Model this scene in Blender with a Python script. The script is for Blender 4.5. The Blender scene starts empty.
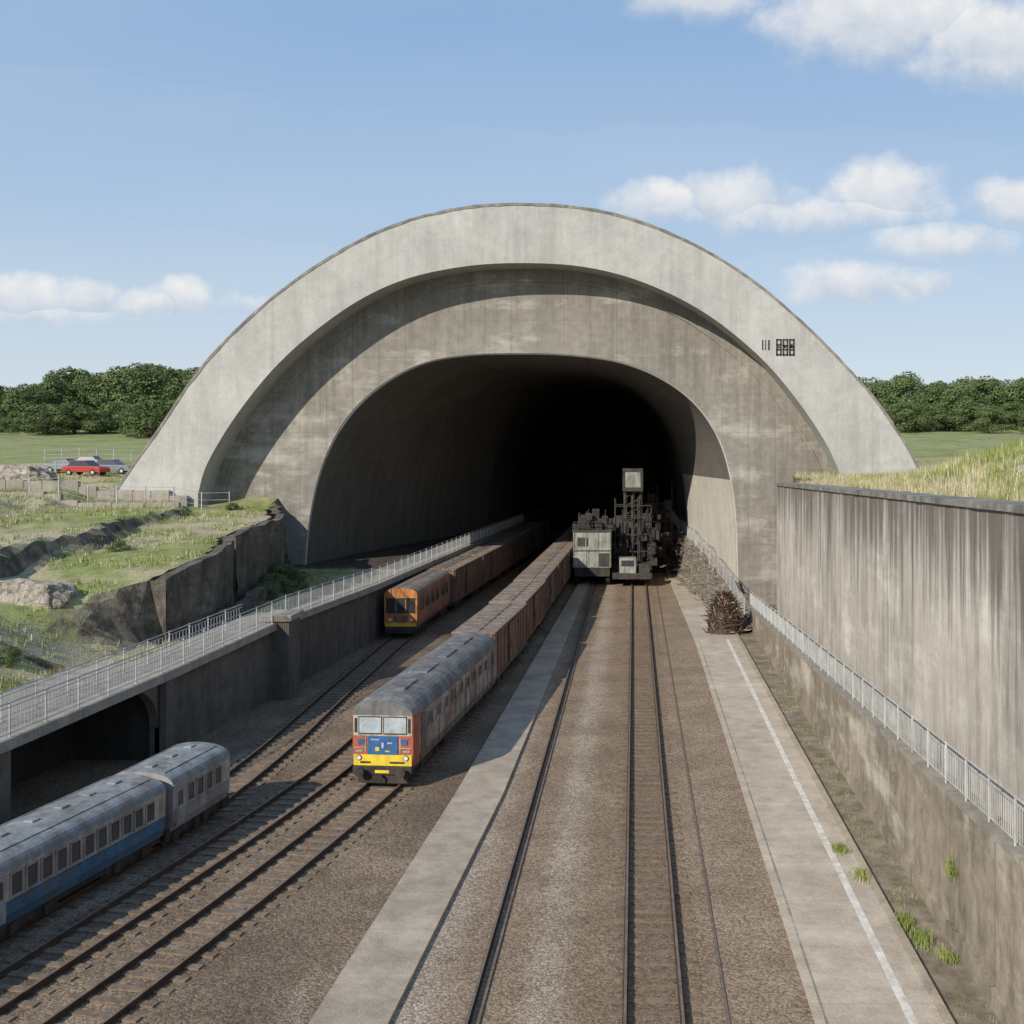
import bpy, math, random, bmesh
import numpy as np
from mathutils import Vector, Matrix, noise as mn
random.seed(7); np.random.seed(7)
scene=bpy.context.scene
COL=scene.collection
F=1100.0; CH=14.3; VX=634.0; VY=447.0
def PX(px,py,Y): return (px-VX)*Y/F, CH-(py-VY)*Y/F
def ss(t):
    t=max(0.0,min(1.0,t)); return t*t*(3-2*t)
def fbm(x,y,z=0.0,o=4):
    return mn.fractal(Vector((x,y,z)),0.9,2.0,o)
# ---------------------------------------------------------------- materials
class G:
    def __init__(s,name,rough=0.85,metal=0.0,spec=0.3):
        s.m=bpy.data.materials.new(name); s.m.use_nodes=True
        s.t=s.m.node_tree; s.b=s.t.nodes['Principled BSDF']
        s.b.inputs['Roughness'].default_value=rough
        s.b.inputs['Metallic'].default_value=metal
        s.b.inputs['Specular IOR Level'].default_value=spec
        s.geo=s.t.nodes.new('ShaderNodeNewGeometry'); s.tc=s.t.nodes.new('ShaderNodeTexCoord')
        s.pos=s.geo.outputs['Position']; s.obj=s.tc.outputs['Object']
    def set(s,sock,v):
        if isinstance(v,bpy.types.NodeSocket): s.t.links.new(v,sock)
        else:
            try: sock.default_value=v
            except Exception: sock.default_value=(v[0],v[1],v[2],1.0)
    def math(s,op,a,b=0.0,clamp=False):
        n=s.t.nodes.new('ShaderNodeMath'); n.operation=op; n.use_clamp=clamp
        s.set(n.inputs[0],a); s.set(n.inputs[1],b)
        return n.outputs[0]
    def vmul(s,v,k):
        n=s.t.nodes.new('ShaderNodeVectorMath'); n.operation='MULTIPLY'; s.set(n.inputs[0],v); n.inputs[1].default_value=k; return n.outputs[0]
    def vadd(s,v,k):
        n=s.t.nodes.new('ShaderNodeVectorMath'); n.operation='ADD'; s.set(n.inputs[0],v); s.set(n.inputs[1],k); return n.outputs[0]
    def noise(s,scale,detail=4,rough=0.55,vec=None,k=None,col=False):
        v=vec if vec is not None else s.pos
        if k: v=s.vmul(v,k)
        n=s.t.nodes.new('ShaderNodeTexNoise'); n.inputs['Scale'].default_value=scale
        n.inputs['Detail'].default_value=min(detail,4); n.inputs['Roughness'].default_value=rough
        s.t.links.new(v,n.inputs['Vector']); return n.outputs['Color' if col else 'Fac']
    def voron(s,scale,vec=None,k=None):
        v=vec if vec is not None else s.pos
        if k: v=s.vmul(v,k)
        n=s.t.nodes.new('ShaderNodeTexVoronoi'); n.inputs['Scale'].default_value=scale
        s.t.links.new(v,n.inputs['Vector']); return n.outputs['Color'],n.outputs['Distance']
    def rnd(s):
        n=s.t.nodes.new('ShaderNodeObjectInfo'); return n.outputs['Random']
    def sep(s,v):
        n=s.t.nodes.new('ShaderNodeSeparateXYZ'); s.t.links.new(v,n.inputs[0]); return n.outputs
    def ramp(s,f,stops,interp='LINEAR'):
        n=s.t.nodes.new('ShaderNodeValToRGB'); s.t.links.new(f,n.inputs[0]); r=n.color_ramp; r.interpolation=interp
        while len(r.elements)<len(stops): r.elements.new(0.5)
        for e,(p,c) in zip(r.elements,stops):
            e.position=p
            e.color=(c,c,c,1) if isinstance(c,(int,float)) else (c[0],c[1],c[2],1)
        return n.outputs[0]
    def mix(s,f,a,b,blend='MIX'):
        n=s.t.nodes.new('ShaderNodeMix'); n.data_type='RGBA'; n.blend_type=blend
        s.set(n.inputs[0],f)
        for i,v in((6,a),(7,b)):
            if isinstance(v,bpy.types.NodeSocket): s.t.links.new(v,n.inputs[i])
            elif isinstance(v,(int,float)): n.inputs[i].default_value=(v,v,v,1)
            else: n.inputs[i].default_value=(v[0],v[1],v[2],1)
        return n.outputs[2]
    def bump(s,h,strength=0.4,dist=0.05):
        n=s.t.nodes.new('ShaderNodeBump'); n.inputs['Strength'].default_value=strength; n.inputs['Distance'].default_value=dist
        s.t.links.new(h,n.inputs['Height']); s.t.links.new(n.outputs[0],s.b.inputs['Normal'])
    def out(s,c):
        s.set(s.b.inputs['Base Color'],c if isinstance(c,bpy.types.NodeSocket) else (c[0],c[1],c[2],1)); return s.m
def line(g,coord,period,width,off=0.0):
    a=g.math('FRACT',g.math('DIVIDE',g.math('ADD',coord,off),period))
    return g.math('LESS_THAN',a,width/period)
def concrete(name,light,dark,streak=0.5,spots=0.4,panels=None,big=0.12,streakcol=(0.035,0.032,0.028),bumpd=0.03,k=(1,1,0.06),topdrip=None,blotch=None,bl=0.55):
    g=G(name,0.9)
    n1=g.noise(big,4,0.6); n2=g.noise(1.3,4,0.65); n3=g.noise(14,2,0.6)
    c=g.mix(g.ramp(n1,[(0.3,0),(0.7,1)]),dark,light)
    if spots: c=g.mix(g.ramp(n2,[(0.3,spots),(0.62,0.0)]),c,tuple(v*0.6 for v in dark))
    if blotch:
        bn=g.noise(0.35,4,0.7,k=(0.5,0.5,1.4)); c=g.mix(g.math('MULTIPLY',g.ramp(bn,[(0.52,0),(0.66,1)]),bl),c,blotch)
    c=g.mix(g.math('MULTIPLY',g.ramp(n3,[(0.4,0),(0.75,1)]),0.25),c,tuple(min(1,v*1.4) for v in light))
    if streak:
        st=g.noise(1.1,4,0.7,k=k); st2=g.noise(4.0,3,0.6,k=k)
        gate=g.ramp(g.noise(0.22,4,0.65,k=(1,1,.5)),[(0.38,0.25),(0.6,1.0)])
        f=g.math('MULTIPLY',g.ramp(st,[(0.40,0),(0.7,1)]),g.math('MULTIPLY',gate,streak))
        f2=g.math('MULTIPLY',g.ramp(st2,[(0.48,0),(0.75,1)]),g.math('MULTIPLY',gate,streak*0.55))
        if topdrip:
            zz=g.sep(g.pos)[2]
            h=g.math('ADD',g.math('DIVIDE',zz,topdrip),g.math('MULTIPLY',g.math('SUBTRACT',g.noise(1.6,4,.75,k=(1,1,.03)),.5),1.5))
            dr=g.ramp(h,[(0.0,0.6),(0.25,0.1),(0.70,0.0),(0.93,0.85),(1.0,0.9)])
            c=g.mix(g.math('MULTIPLY',dr,0.9),c,streakcol)
        c=g.mix(f,c,streakcol); c=g.mix(f2,c,tuple(v*1.3 for v in streakcol))
    if panels:
        s=g.sep(g.pos); m=None
        for ax,per,w,amt in panels:
            l=g.math('MULTIPLY',line(g,s[ax],per,w,100.0),amt)
            m=l if m is None else g.math('MAXIMUM',m,l)
        c=g.mix(m,c,tuple(v*0.35 for v in dark))
    g.bump(g.math('ADD',n3,g.math('MULTIPLY',n2,2.0)),0.5,bumpd)
    return g.out(c)
M={}
M['ring']=concrete('arch_concrete',(0.52,0.505,0.47),(0.38,0.37,0.345),0.4,0.35,[(0,3.1,0.05,0.12)],streakcol=(0.20,0.19,0.17))
M['rim']=concrete('arch_rim_concrete',(0.36,0.34,0.30),(0.18,0.17,0.15),0.7,0.8,None,big=0.8,streakcol=(0.06,0.055,0.045),k=(1,1,.5))
M['face']=concrete('portal_concrete',(0.34,0.31,0.265),(0.22,0.20,0.17),0.65,0.55,[(0,2.4,0.05,0.4),(2,3.4,0.06,0.22)],streakcol=(0.10,0.09,0.077),blotch=(0.48,0.455,0.40),bl=.7)
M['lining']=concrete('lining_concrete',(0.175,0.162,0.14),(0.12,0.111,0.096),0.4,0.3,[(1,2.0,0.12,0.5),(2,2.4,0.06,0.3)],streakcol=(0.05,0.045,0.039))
M['sunjamb']=concrete('painted_sunlit_concrete',(0.62,0.575,0.50),(0.47,0.43,0.37),0.3,0.3,[(1,2.0,0.1,0.3)],streakcol=(0.2,0.18,0.15))
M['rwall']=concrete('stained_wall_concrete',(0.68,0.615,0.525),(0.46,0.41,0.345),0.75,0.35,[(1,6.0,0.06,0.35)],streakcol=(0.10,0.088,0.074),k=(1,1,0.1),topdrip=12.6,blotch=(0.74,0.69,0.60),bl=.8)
M['rlow']=concrete('dark_stained_concrete',(0.46,0.385,0.29),(0.22,0.183,0.138),0.65,0.65,[(1,4.0,0.06,0.5)],streakcol=(0.06,0.051,0.041),k=(1,1,0.3),blotch=(0.60,0.54,0.44),bl=.8)
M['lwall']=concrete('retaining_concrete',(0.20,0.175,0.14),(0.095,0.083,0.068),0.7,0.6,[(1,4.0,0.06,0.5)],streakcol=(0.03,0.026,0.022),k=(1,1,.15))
M['twall']=concrete('terrace_concrete',(0.23,0.20,0.158),(0.095,0.082,0.064),0.9,0.8,[(2,1.9,.05,.35)],big=.5,streakcol=(0.03,0.026,0.02),k=(1,1,.3),blotch=(.38,.335,.27),bumpd=.2)
M['dwall']=concrete('painted_shade_concrete',(0.07,0.063,0.053),(0.035,0.032,0.027),0.6,0.5,None,streakcol=(0.015,0.014,0.012))  # undercroft shade put into a darker wall colour
M['deck']=concrete('deck_concrete',(0.42,0.38,0.32),(0.28,0.255,0.21),0.5,0.6,[(1,3.0,0.05,0.5)],streakcol=(0.1,0.09,0.075))
M['path']=concrete('path_concrete',(0.58,0.50,0.40),(0.39,0.33,0.26),0,0.55,[(1,3.2,0.03,0.35)],big=0.3,blotch=(0.62,0.55,0.45))
M['kerb']=concrete('kerb_concrete',(0.50,0.415,0.32),(0.33,0.27,0.205),0,0.65,[(1,2.7,0.03,0.3)],big=0.3,blotch=(0.52,0.45,0.36))
def ballast(name):
    g=G(name,0.95); v,d=g.voron(15)
    cell=g.sep(v)[0]
    n=g.noise(0.35,4,0.6); n2=g.noise(2.2,4,0.65)
    sx=g.sep(g.pos)
    X=g.math('ADD',sx[0],g.math('MULTIPLY',g.math('SUBTRACT',n2,0.5),1.8))
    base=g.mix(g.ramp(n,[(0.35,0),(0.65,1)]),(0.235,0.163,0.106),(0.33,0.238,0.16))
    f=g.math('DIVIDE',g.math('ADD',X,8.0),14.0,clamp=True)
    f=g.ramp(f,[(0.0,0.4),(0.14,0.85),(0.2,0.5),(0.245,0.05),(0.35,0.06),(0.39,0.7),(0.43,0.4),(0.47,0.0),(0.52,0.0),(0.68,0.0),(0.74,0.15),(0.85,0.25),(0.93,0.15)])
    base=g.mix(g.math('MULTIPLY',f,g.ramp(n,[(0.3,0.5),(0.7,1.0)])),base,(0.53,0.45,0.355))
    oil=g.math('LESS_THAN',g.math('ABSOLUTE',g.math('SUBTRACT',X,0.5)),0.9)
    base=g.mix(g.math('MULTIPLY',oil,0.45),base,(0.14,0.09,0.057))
    c=g.mix(1.0,base,g.ramp(cell,[(0,0.62),(0.5,0.97),(1,1.36)]),'MULTIPLY')
    c=g.mix(g.ramp(d,[(0.4,0),(0.85,0.52)]),c,(0.055,0.04,0.028))
    g.bump(g.math('SUBTRACT',g.math('MULTIPLY',cell,0.4),d),0.6,0.025)
    return g.out(c)
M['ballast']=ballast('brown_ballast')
g=G('terrain_ground',0.95)
sp=g.sep(g.pos); nz=g.sep(g.geo.outputs['Normal'])[2]
n=g.noise(0.12,4,0.6); n2=g.noise(1.0,4,0.65); n3=g.noise(9,3,0.7)
grass=g.mix(g.ramp(n2,[(0.35,0),(0.65,1)]),(0.15,0.19,0.045),(0.27,0.30,0.09))
dry=g.mix(g.ramp(n3,[(0.3,0),(0.7,1)]),(0.32,0.265,0.17),(0.50,0.435,0.30))
far=g.math('GREATER_THAN',sp[1],135.0)
gr=g.mix(g.math('MULTIPLY',g.ramp(n,[(0.42,0.1),(0.55,0.9)]),g.math('SUBTRACT',1.0,g.math('MULTIPLY',far,.6))),grass,dry)
gr=g.mix(1.0,gr,g.ramp(n3,[(0.2,0.6),(0.8,1.4)]),'MULTIPLY')
rk=g.noise(0.9,4,0.75); 
rock=g.mix(g.ramp(rk,[(0.38,0),(0.68,1)]),(0.065,0.054,0.04),(0.27,0.23,0.175))
rock=g.mix(g.math('MULTIPLY',g.ramp(g.noise(1.5,4,.7,k=(1,1,.15)),[(0.45,0),(0.62,1)]),.5),rock,(0.045,0.038,0.029))
nn=g.math('ADD',nz,g.math('MULTIPLY',g.math('SUBTRACT',n2,0.5),0.35))
up=g.mix(g.ramp(nn,[(0.62,0),(0.76,1)]),rock,gr)
v,dd=g.voron(14); cell=g.sep(v)[0]
fl=g.mix(g.ramp(g.noise(0.3,4,0.6),[(0.35,0),(0.65,1)]),(0.19,0.134,0.088),(0.31,0.226,0.155))
fl=g.mix(g.math('MULTIPLY',g.ramp(g.noise(0.25,4,0.65,k=(1,.3,1)),[(0.45,0),(0.62,1)]),0.55),fl,(0.11,0.078,0.053))
fl=g.mix(g.math('MULTIPLY',g.ramp(g.noise(0.5,4,0.65,k=(1,.25,1)),[(0.56,0),(0.68,1)]),0.5),fl,(0.42,0.345,0.26))
fl=g.mix(1.0,fl,g.ramp(cell,[(0,0.62),(0.5,0.97),(1,1.36)]),'MULTIPLY')
fl=g.mix(g.ramp(dd,[(0.4,0),(0.85,0.52)]),fl,(0.05,0.037,0.027))
low=g.math('LESS_THAN',sp[2],3.0)
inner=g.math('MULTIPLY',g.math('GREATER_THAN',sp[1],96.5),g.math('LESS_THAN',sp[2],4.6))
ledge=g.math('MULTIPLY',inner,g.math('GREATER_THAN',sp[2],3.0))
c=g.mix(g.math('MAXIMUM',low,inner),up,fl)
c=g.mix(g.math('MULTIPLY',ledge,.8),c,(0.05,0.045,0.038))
g.bump(g.math('ADD',g.math('MULTIPLY',n3,0.6),g.math('ADD',g.math('MULTIPLY',rk,1.5),g.math('MULTIPLY',dd,-0.6))),0.7,0.05)
M['terrain']=g.out(c)
g=G('rock_stone',0.95)
c=g.mix(g.ramp(g.noise(1.2,4,0.7),[(0.35,0),(0.65,1)]),(0.24,0.205,0.16),(0.52,0.47,0.395)); 
c=g.mix(g.math('MULTIPLY',g.ramp(g.noise(3,4,0.7,k=(1,1,.3)),[(0.5,0),(0.62,1)]),0.7),c,(0.10,0.085,0.065)); g.bump(g.noise(3,4,0.7),0.9,0.25); M['rock']=g.out(c)
g=G('debris_soil',0.95)
c=g.mix(g.ramp(g.noise(3.5,4,0.8),[(0.42,0),(0.62,1)]),(0.10,0.083,0.065),(0.40,0.35,0.285)); g.bump(g.noise(5,4,0.8),1.0,0.2); M['debris']=g.out(c)
g=G('dirt_verge',0.95)
c=g.mix(g.ramp(g.noise(1.0,4,0.7),[(0.35,0),(0.65,1)]),(0.16,0.128,0.09),(0.34,0.28,0.205))
c=g.mix(g.math('MULTIPLY',g.ramp(g.noise(0.8,4,0.7,k=(1,.6,1)),[(0.52,0),(0.64,1)]),0.5),c,(0.15,0.18,0.06)); g.bump(g.noise(12,4,0.7),0.8,0.05); M['dirt']=g.out(c)
def plain(name,c,rough=0.7,metal=0.0,var=0.35,sc=3.0,dirt=None,dirtamt=0.5,obj=True,bump=0.0,spec=0.3,rand=None):
    g=G(name,rough,metal,spec); vec=g.obj if obj else g.pos
    if rand:
        r3=g.rnd(); vec=g.vadd(vec,g.vmul(g.ramp(r3,[(0,(0,0,0)),(1,(1,1,1))]),(20,20,20)))
    n=g.noise(sc,4,0.65,vec=vec)
    cc=g.mix(g.ramp(n,[(0.3,0),(0.7,1)]),tuple(v*(1-var) for v in c),tuple(min(1,v*(1+var*0.6)) for v in c))
    if rand: cc=g.mix(g.ramp(r3,[(0.0,0.0),(1.0,0.6)]),cc,rand)
    if dirt:
        d=g.noise(2.0,4,0.7,vec=vec,k=(1,1,0.3))
        cc=g.mix(g.math('MULTIPLY',g.ramp(d,[(0.42,0),(0.66,1)]),dirtamt),cc,dirt)
    if bump: g.bump(g.noise(sc*4,3,0.6,vec=vec),0.5,bump)
    return g.out(cc)
M['rail_side']=plain('rusty_rail_steel',(0.10,0.06,0.038),0.8,0.2,obj=False)
M['rail_top']=plain('worn_rail_head',(0.25,0.19,0.145),0.55,0.4,obj=False)
M['sleeper']=plain('weathered_sleeper',(0.19,0.137,0.093),0.95,0,0.5,6,dirt=(0.31,0.245,0.18),obj=False,bump=0.02)
M['galv']=plain('galvanised_steel',(0.50,0.51,0.50),0.6,0.1,0.25,2,dirt=(0.2,0.16,0.12),dirtamt=0.4,obj=False)
M['brush']=plain('dark_branch_wood',(0.08,0.056,0.04),0.95,0,0.5,obj=False)
M['rbrush']=plain('rusty_scrap',(0.18,0.08,0.042),0.95,0,0.5,obj=False)
M['brushl']=plain('pale_branch_wood',(0.42,0.38,0.31),0.95,0,0.4,obj=False)
M['black']=plain('grimy_black_steel',(0.035,0.032,0.03),0.75,0.1,0.4,dirt=(0.12,0.09,0.07))
M['dgrey']=plain('dark_machine_grey',(0.055,0.05,0.046),0.85,0.0,0.5,1.5,dirt=(0.10,0.085,0.07))
M['roofg']=plain('weathered_grey_roof',(0.20,0.20,0.197),0.85,0.0,0.35,0.9,dirt=(0.09,0.08,0.07),dirtamt=0.85)
M['coachroof']=plain('dull_grey_coach_roof',(0.27,0.285,0.29),0.8,0.0,0.3,0.7,dirt=(0.13,0.115,0.095),dirtamt=0.85)
M['cream']=plain('grimy_cream_paint',(0.47,0.425,0.34),0.65,0,0.35,1.5,dirt=(0.17,0.135,0.10),dirtamt=0.85)
M['blue']=plain('faded_blue_paint',(0.055,0.15,0.25),0.7,0,0.35,1.2,dirt=(0.10,0.095,0.085),dirtamt=0.8)
M['dblue']=plain('cobalt_blue_paint',(0.035,0.13,0.32),0.5,0,0.3,4,dirt=(0.08,0.08,0.09),dirtamt=0.5)
M['red']=plain('worn_red_paint',(0.44,0.10,0.06),0.6,0,0.35,4,dirt=(0.2,0.12,0.09),dirtamt=0.7)
M['yellow']=plain('warning_yellow_paint',(0.80,0.58,0.04),0.55,0,0.2,3,dirt=(0.3,0.2,0.07),dirtamt=0.5)
M['orange']=plain('orange_paint',(0.60,0.22,0.06),0.6,0,0.35,1.5,dirt=(0.18,0.09,0.055),dirtamt=0.8)
M['rust']=plain('rusty_orange_wagon_paint',(0.46,0.20,0.10),0.85,0,0.5,0.8,dirt=(0.13,0.085,0.062),dirtamt=0.9,rand=(0.24,0.15,0.11))
M['rustd']=plain('dark_rust_wagon_paint',(0.24,0.14,0.095),0.85,0,0.45,1.0,dirt=(0.09,0.066,0.053),dirtamt=0.8,rand=(0.17,0.14,0.12))
M['wroof']=plain('dusty_wagon_roof',(0.29,0.225,0.18),0.9,0,0.4,0.8,dirt=(0.13,0.10,0.08),dirtamt=0.85,rand=(0.21,0.18,0.16))
M['coachgrey']=plain('coach_grey_paint',(0.32,0.315,0.295),0.6,0,0.25,1.5,dirt=(0.16,0.135,0.11),dirtamt=0.8)
M['glass']=plain('dark_window_glass',(0.045,0.05,0.055),0.12,0,0.2,spec=0.6)
M['skyglass']=plain('pale_reflective_glass',(0.45,0.51,0.54),0.15,0.1,0.35,2.0,spec=0.7)
M['lamp']=plain('headlamp_glass',(0.75,0.72,0.62),0.2)
M['machine']=plain('pale_green_machine_paint',(0.34,0.355,0.31),0.75,0,0.35,0.6,dirt=(0.12,0.11,0.088),dirtamt=0.9)
M['wline']=plain('worn_white_line',(0.74,0.71,0.65),0.8,0,0.2,3,dirt=(0.50,0.44,0.36),dirtamt=0.95,obj=False)
M['bark']=plain('tree_bark',(0.09,0.07,0.05),0.95,0,0.4)
M['carred']=plain('red_car_paint',(0.40,0.05,0.045),0.4,0,0.1)
M['cargrey']=plain('grey_car_paint',(0.22,0.24,0.26),0.35,0,0.1)
M['tyre']=plain('tyre_rubber',(0.025,0.025,0.025),0.9)
g=G('patchy_worn_paint',0.65)
so=g.sep(g.obj)
base=g.mix(g.ramp(g.noise(0.9,4,0.65,vec=g.obj),[(0.35,0),(0.65,1)]),(0.25,0.22,0.185),(0.44,0.40,0.335))
wpn=g.noise(0.8,4,0.7,vec=g.vadd(g.obj,(7.0,3.0,1.0)),k=(1,.7,1))
c=g.mix(g.ramp(wpn,[(0.55,0),(0.6,.7)]),base,(0.34,0.13,0.08))
c=g.mix(g.ramp(wpn,[(0.36,.7),(0.42,0)]),c,(0.10,0.13,0.20))
c=g.mix(g.math('MULTIPLY',g.math('LESS_THAN',so[2],1.25),.7),c,(0.12,0.10,0.085))
c=g.mix(g.math('MULTIPLY',g.ramp(g.noise(2.5,4,0.7,vec=g.obj,k=(1,1,.3)),[(0.42,0),(0.62,1)]),0.75),c,(0.13,0.105,0.09))
M['graf']=g.out(c)
def leafmat(name,a,b):
    g=G(name,0.8,0,0.15); n=g.noise(0.35,3,0.6); n2=g.noise(3.0,2,0.6)
    c=g.mix(g.ramp(n,[(0.35,0),(0.65,1)]),a,b); c=g.mix(1.0,c,g.ramp(n2,[(0.3,0.75),(0.7,1.3)]),'MULTIPLY'); return g.out(c)
M['leaf']=leafmat('tree_leaves',(0.085,0.12,0.045),(0.14,0.18,0.068))
M['gblade']=leafmat('green_grass_blades',(0.18,0.235,0.055),(0.30,0.34,0.10))
M['dblade']=leafmat('dry_grass_blades',(0.38,0.32,0.19),(0.56,0.49,0.33))
# ---------------------------------------------------------------- mesh builder
class MB:
    def __init__(s): s.v=[]; s.f=[]; s.m=[]
    def add(s,vs,fs,m=0):
        o=len(s.v); s.v+=[tuple(p) for p in vs]
        for f in fs: s.f.append(tuple(i+o for i in f)); s.m.append(m)
    def box(s,x0,x1,y0,y1,z0,z1,m=0):
        s.add([(x0,y0,z0),(x1,y0,z0),(x1,y1,z0),(x0,y1,z0),(x0,y0,z1),(x1,y0,z1),(x1,y1,z1),(x0,y1,z1)],
              [(0,3,2,1),(4,5,6,7),(0,1,5,4),(1,2,6,5),(2,3,7,6),(3,0,4,7)],m)
    def bar(s,a,b,r,m=0,n=5,r2=None):
        a=Vector(a); b=Vector(b); d=(b-a)
        if d.length<1e-6: return
        d.normalize(); u=d.orthogonal().normalized(); w=d.cross(u); r2=r if r2 is None else r2
        vs=[];
        for k in range(n):
            t=2*math.pi*(k+.5)/n; q=u*math.cos(t)+w*math.sin(t); vs.append(a+q*r); vs.append(b+q*r2)
        fs=[(2*k,2*k+1,(2*k+3)%(2*n),(2*k+2)%(2*n)) for k in range(n)]
        fs=[tuple(reversed(f)) for f in fs]
        fs.append(tuple(2*k for k in range(n))); fs.append(tuple(2*k+1 for k in reversed(range(n))))
        s.add(vs,fs,m)
    def prism(s,prof,y0,y1,m=0,capm=None,skip_m=None):
        n=len(prof); vs=[(x,y0,z) for x,z in prof]+[(x,y1,z) for x,z in prof]
        for k in range(n):
            j=(k+1)%n
            mm=m if skip_m is None else skip_m(prof[k],prof[j])
            s.add([vs[k],vs[j],vs[n+j],vs[n+k]],[(0,3,2,1)],mm)
        s.add(vs[:n],[tuple(range(n))],m if capm is None else capm); s.add(vs[n:],[tuple(reversed(range(n)))],m if capm is None else capm)
    def obj(s,name,mats,parent=None,loc=(0,0,0),rotz=0,smooth=False,bevel=0.0,world=False):
        me=bpy.data.meshes.new(name); me.from_pydata(s.v,[],s.f)
        for k in mats: me.materials.append(M[k] if isinstance(k,str) else k)
        me.polygons.foreach_set('material_index',s.m)
        if smooth: me.polygons.foreach_set('use_smooth',[True]*len(s.f))
        me.update()
        o=bpy.data.objects.new(name,me); COL.objects.link(o); o.location=loc; o.rotation_euler[2]=rotz
        if parent:
            o.parent=parent
            if world: o.matrix_parent_inverse=Matrix.Translation(-Vector(parent.location))
        if bevel:
            b=o.modifiers.new('b','BEVEL'); b.width=bevel; b.segments=2; b.limit_method='ANGLE'
        return o
def empty(name,loc=(0,0,0),rotz=0):
    o=bpy.data.objects.new(name,None); COL.objects.link(o); o.location=loc; o.rotation_euler[2]=rotz; o.empty_display_size=0.5; return o
def top(o,label,cat,group=None,kind=None):
    o['label']=label; o['category']=cat
    if group: o['group']=group
    if kind: o['kind']=kind
    return o
def struct(o): o['kind']='structure'; return o
def copy_tree(root,loc,rotz):
    r=root.copy(); COL.objects.link(r); r.location=loc; r.rotation_euler[2]=rotz
    def rec(a,b):
        for c in a.children:
            k=c.copy(); COL.objects.link(k); k.parent=b; rec(c,k)
    rec(root,r); return r
def spl(pts):
    ys=np.array([p[0] for p in pts],float); xs=np.array([p[1] for p in pts],float)
    Y=np.arange(-60,300,0.5); X=np.interp(Y,ys,xs)
    s0=(xs[1]-xs[0])/(ys[1]-ys[0]); X[Y<ys[0]]=xs[0]+(Y[Y<ys[0]]-ys[0])*s0
    k=np.hanning(21); k/=k.sum(); Xp=np.pad(X,10,mode='reflect',reflect_type='odd'); X=np.convolve(Xp,k,'valid')
    return lambda y: float(np.interp(y,Y,X))
xl=lambda Y: float(np.interp(Y,[-40,15,40,50.7,62,81,150,262],[-31,-25.6,-22.9,-21.6,-20.6,-19.2,-15.2,-14]))
zdk=lambda Y: float(np.interp(Y,[15,40,64,81,150],[3.6,3.75,4.4,4.2,4.1]))
ctL=spl([(15,-16.4),(27,-13.7),(36,-12.0),(46,-10.45),(56,-9.6),(65,-9.05),(80,-8.5),(125,-7.6),(262,-6.3)])
ctM=spl([(15,-19.6),(28,-16.6),(40,-14.4),(48.7,-13.2),(65,-12.4),(125,-11.2),(262,-9.6)])
ctO=spl([(15,-22.4),(31,-19.1),(42,-17.0),(52,-16.8),(62,-17.1),(81,-17.35),(125,-14.9),(160,-12.9),(262,-12.2)])
# ---------------------------------------------------------------- terrain
def U(X,Y):
    t=max(0,min(1,(Y-100)/150)); return (10.3+7.9*t) if X<0 else (11.6+6.6*t)
def dj(Y): return 4.3 if 38.2<Y<51.2 else 0.3
def xs_(Y): return 10.5 if Y<76.3 else 14.2
def ztr(Y): return float(np.interp(Y,[15,28,77,100],[12.8,12.6,11.6,11.5]))
def D0(Y):
    d=float(np.interp(Y,[20,45,60,70,77,90,97],[3.2,4.0,4.8,5.8,7.0,10.2,13.0]))
    return d+(1.1*fbm(3.3,Y*.11,3.1)+0.2*fbm(1.1,Y*.5,1.7))*ss((97-Y)/6)
def T1(Y): return float(np.interp(Y,[30,45,58,64,75,88,97],[5.0,5.6,6.6,7.6,8.4,8.9,9.0]))
def terr(X,Y):
    l=xl(Y)
    if X<l:
        d=l-X; u=U(X,Y)+0.5*fbm(X*.03,Y*.03)
        if Y>262: return u
        if Y<97:
            d0=D0(Y); w1=float(np.interp(Y,[30,54,60],[8,6,0.7])); top1=T1(Y)
        else: d0=l+31.3; w1=.8; top1=float(np.interp(Y,[97,103],[9.0,u]))
        a=ss((d-d0)/w1); n2=fbm(X*.06,Y*.06,12)
        s2=d0+8.0+2.5*n2+.3*fbm(X*.4,Y*.4,2); s3=s2+9+3*fbm(X*.05,Y*.05,21)
        rest=max(0,u-top1)
        z=3.6+a*(top1-3.6)+ss((d-s2)/1.2)*rest*.5+ss((d-s3)/2.4)*rest*.5
        z+=a*(0.16*fbm(X*.4,Y*.4,9)+.05*fbm(X*1.3,Y*1.3,5))
        return z
    if X>xs_(Y)+.1:
        e=X-11; u=U(X,Y)
        if Y>262: return u+0.4*fbm(X*.03,Y*.03)
        bank=4.0*ss((e-0.5)/14.5)*(1-ss((Y-50)/37))
        base=ztr(Y)-0.12 if Y<100 else u
        w=ss((e)/8)
        return base*(1-w)+max(base,u)*w+bank+0.3*fbm(X*.3,Y*.3)*ss(e/3)
    if Y>262: return U(-1,Y)
    return 0.0
eoff=[0.06]+list(np.arange(.45,31,.45))+list(np.arange(32,60,1.5))+list(range(62,120,6))+[150,220,350,600,1000,1800,3500]
roff=[0.25]+list(np.arange(.8,20,.7))+list(np.arange(21,50,2.5))+[60,80,120,200,350,600,1000,1800,3500]
rows=list(range(-60,20,5))+[y+0.5 for y in range(20,38)]+list(np.arange(39,104,.55))+[y+.5 for y in range(104,130)]+list(range(131,261,5))+[261.9,262.1,264]+list(range(280,420,14))+[500,700,1000,1600,2600,4500]
rows=sorted(set(rows+[38.1,38.3,51.15,51.25,76.2,76.4]))
mb=MB(); nc=None
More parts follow.
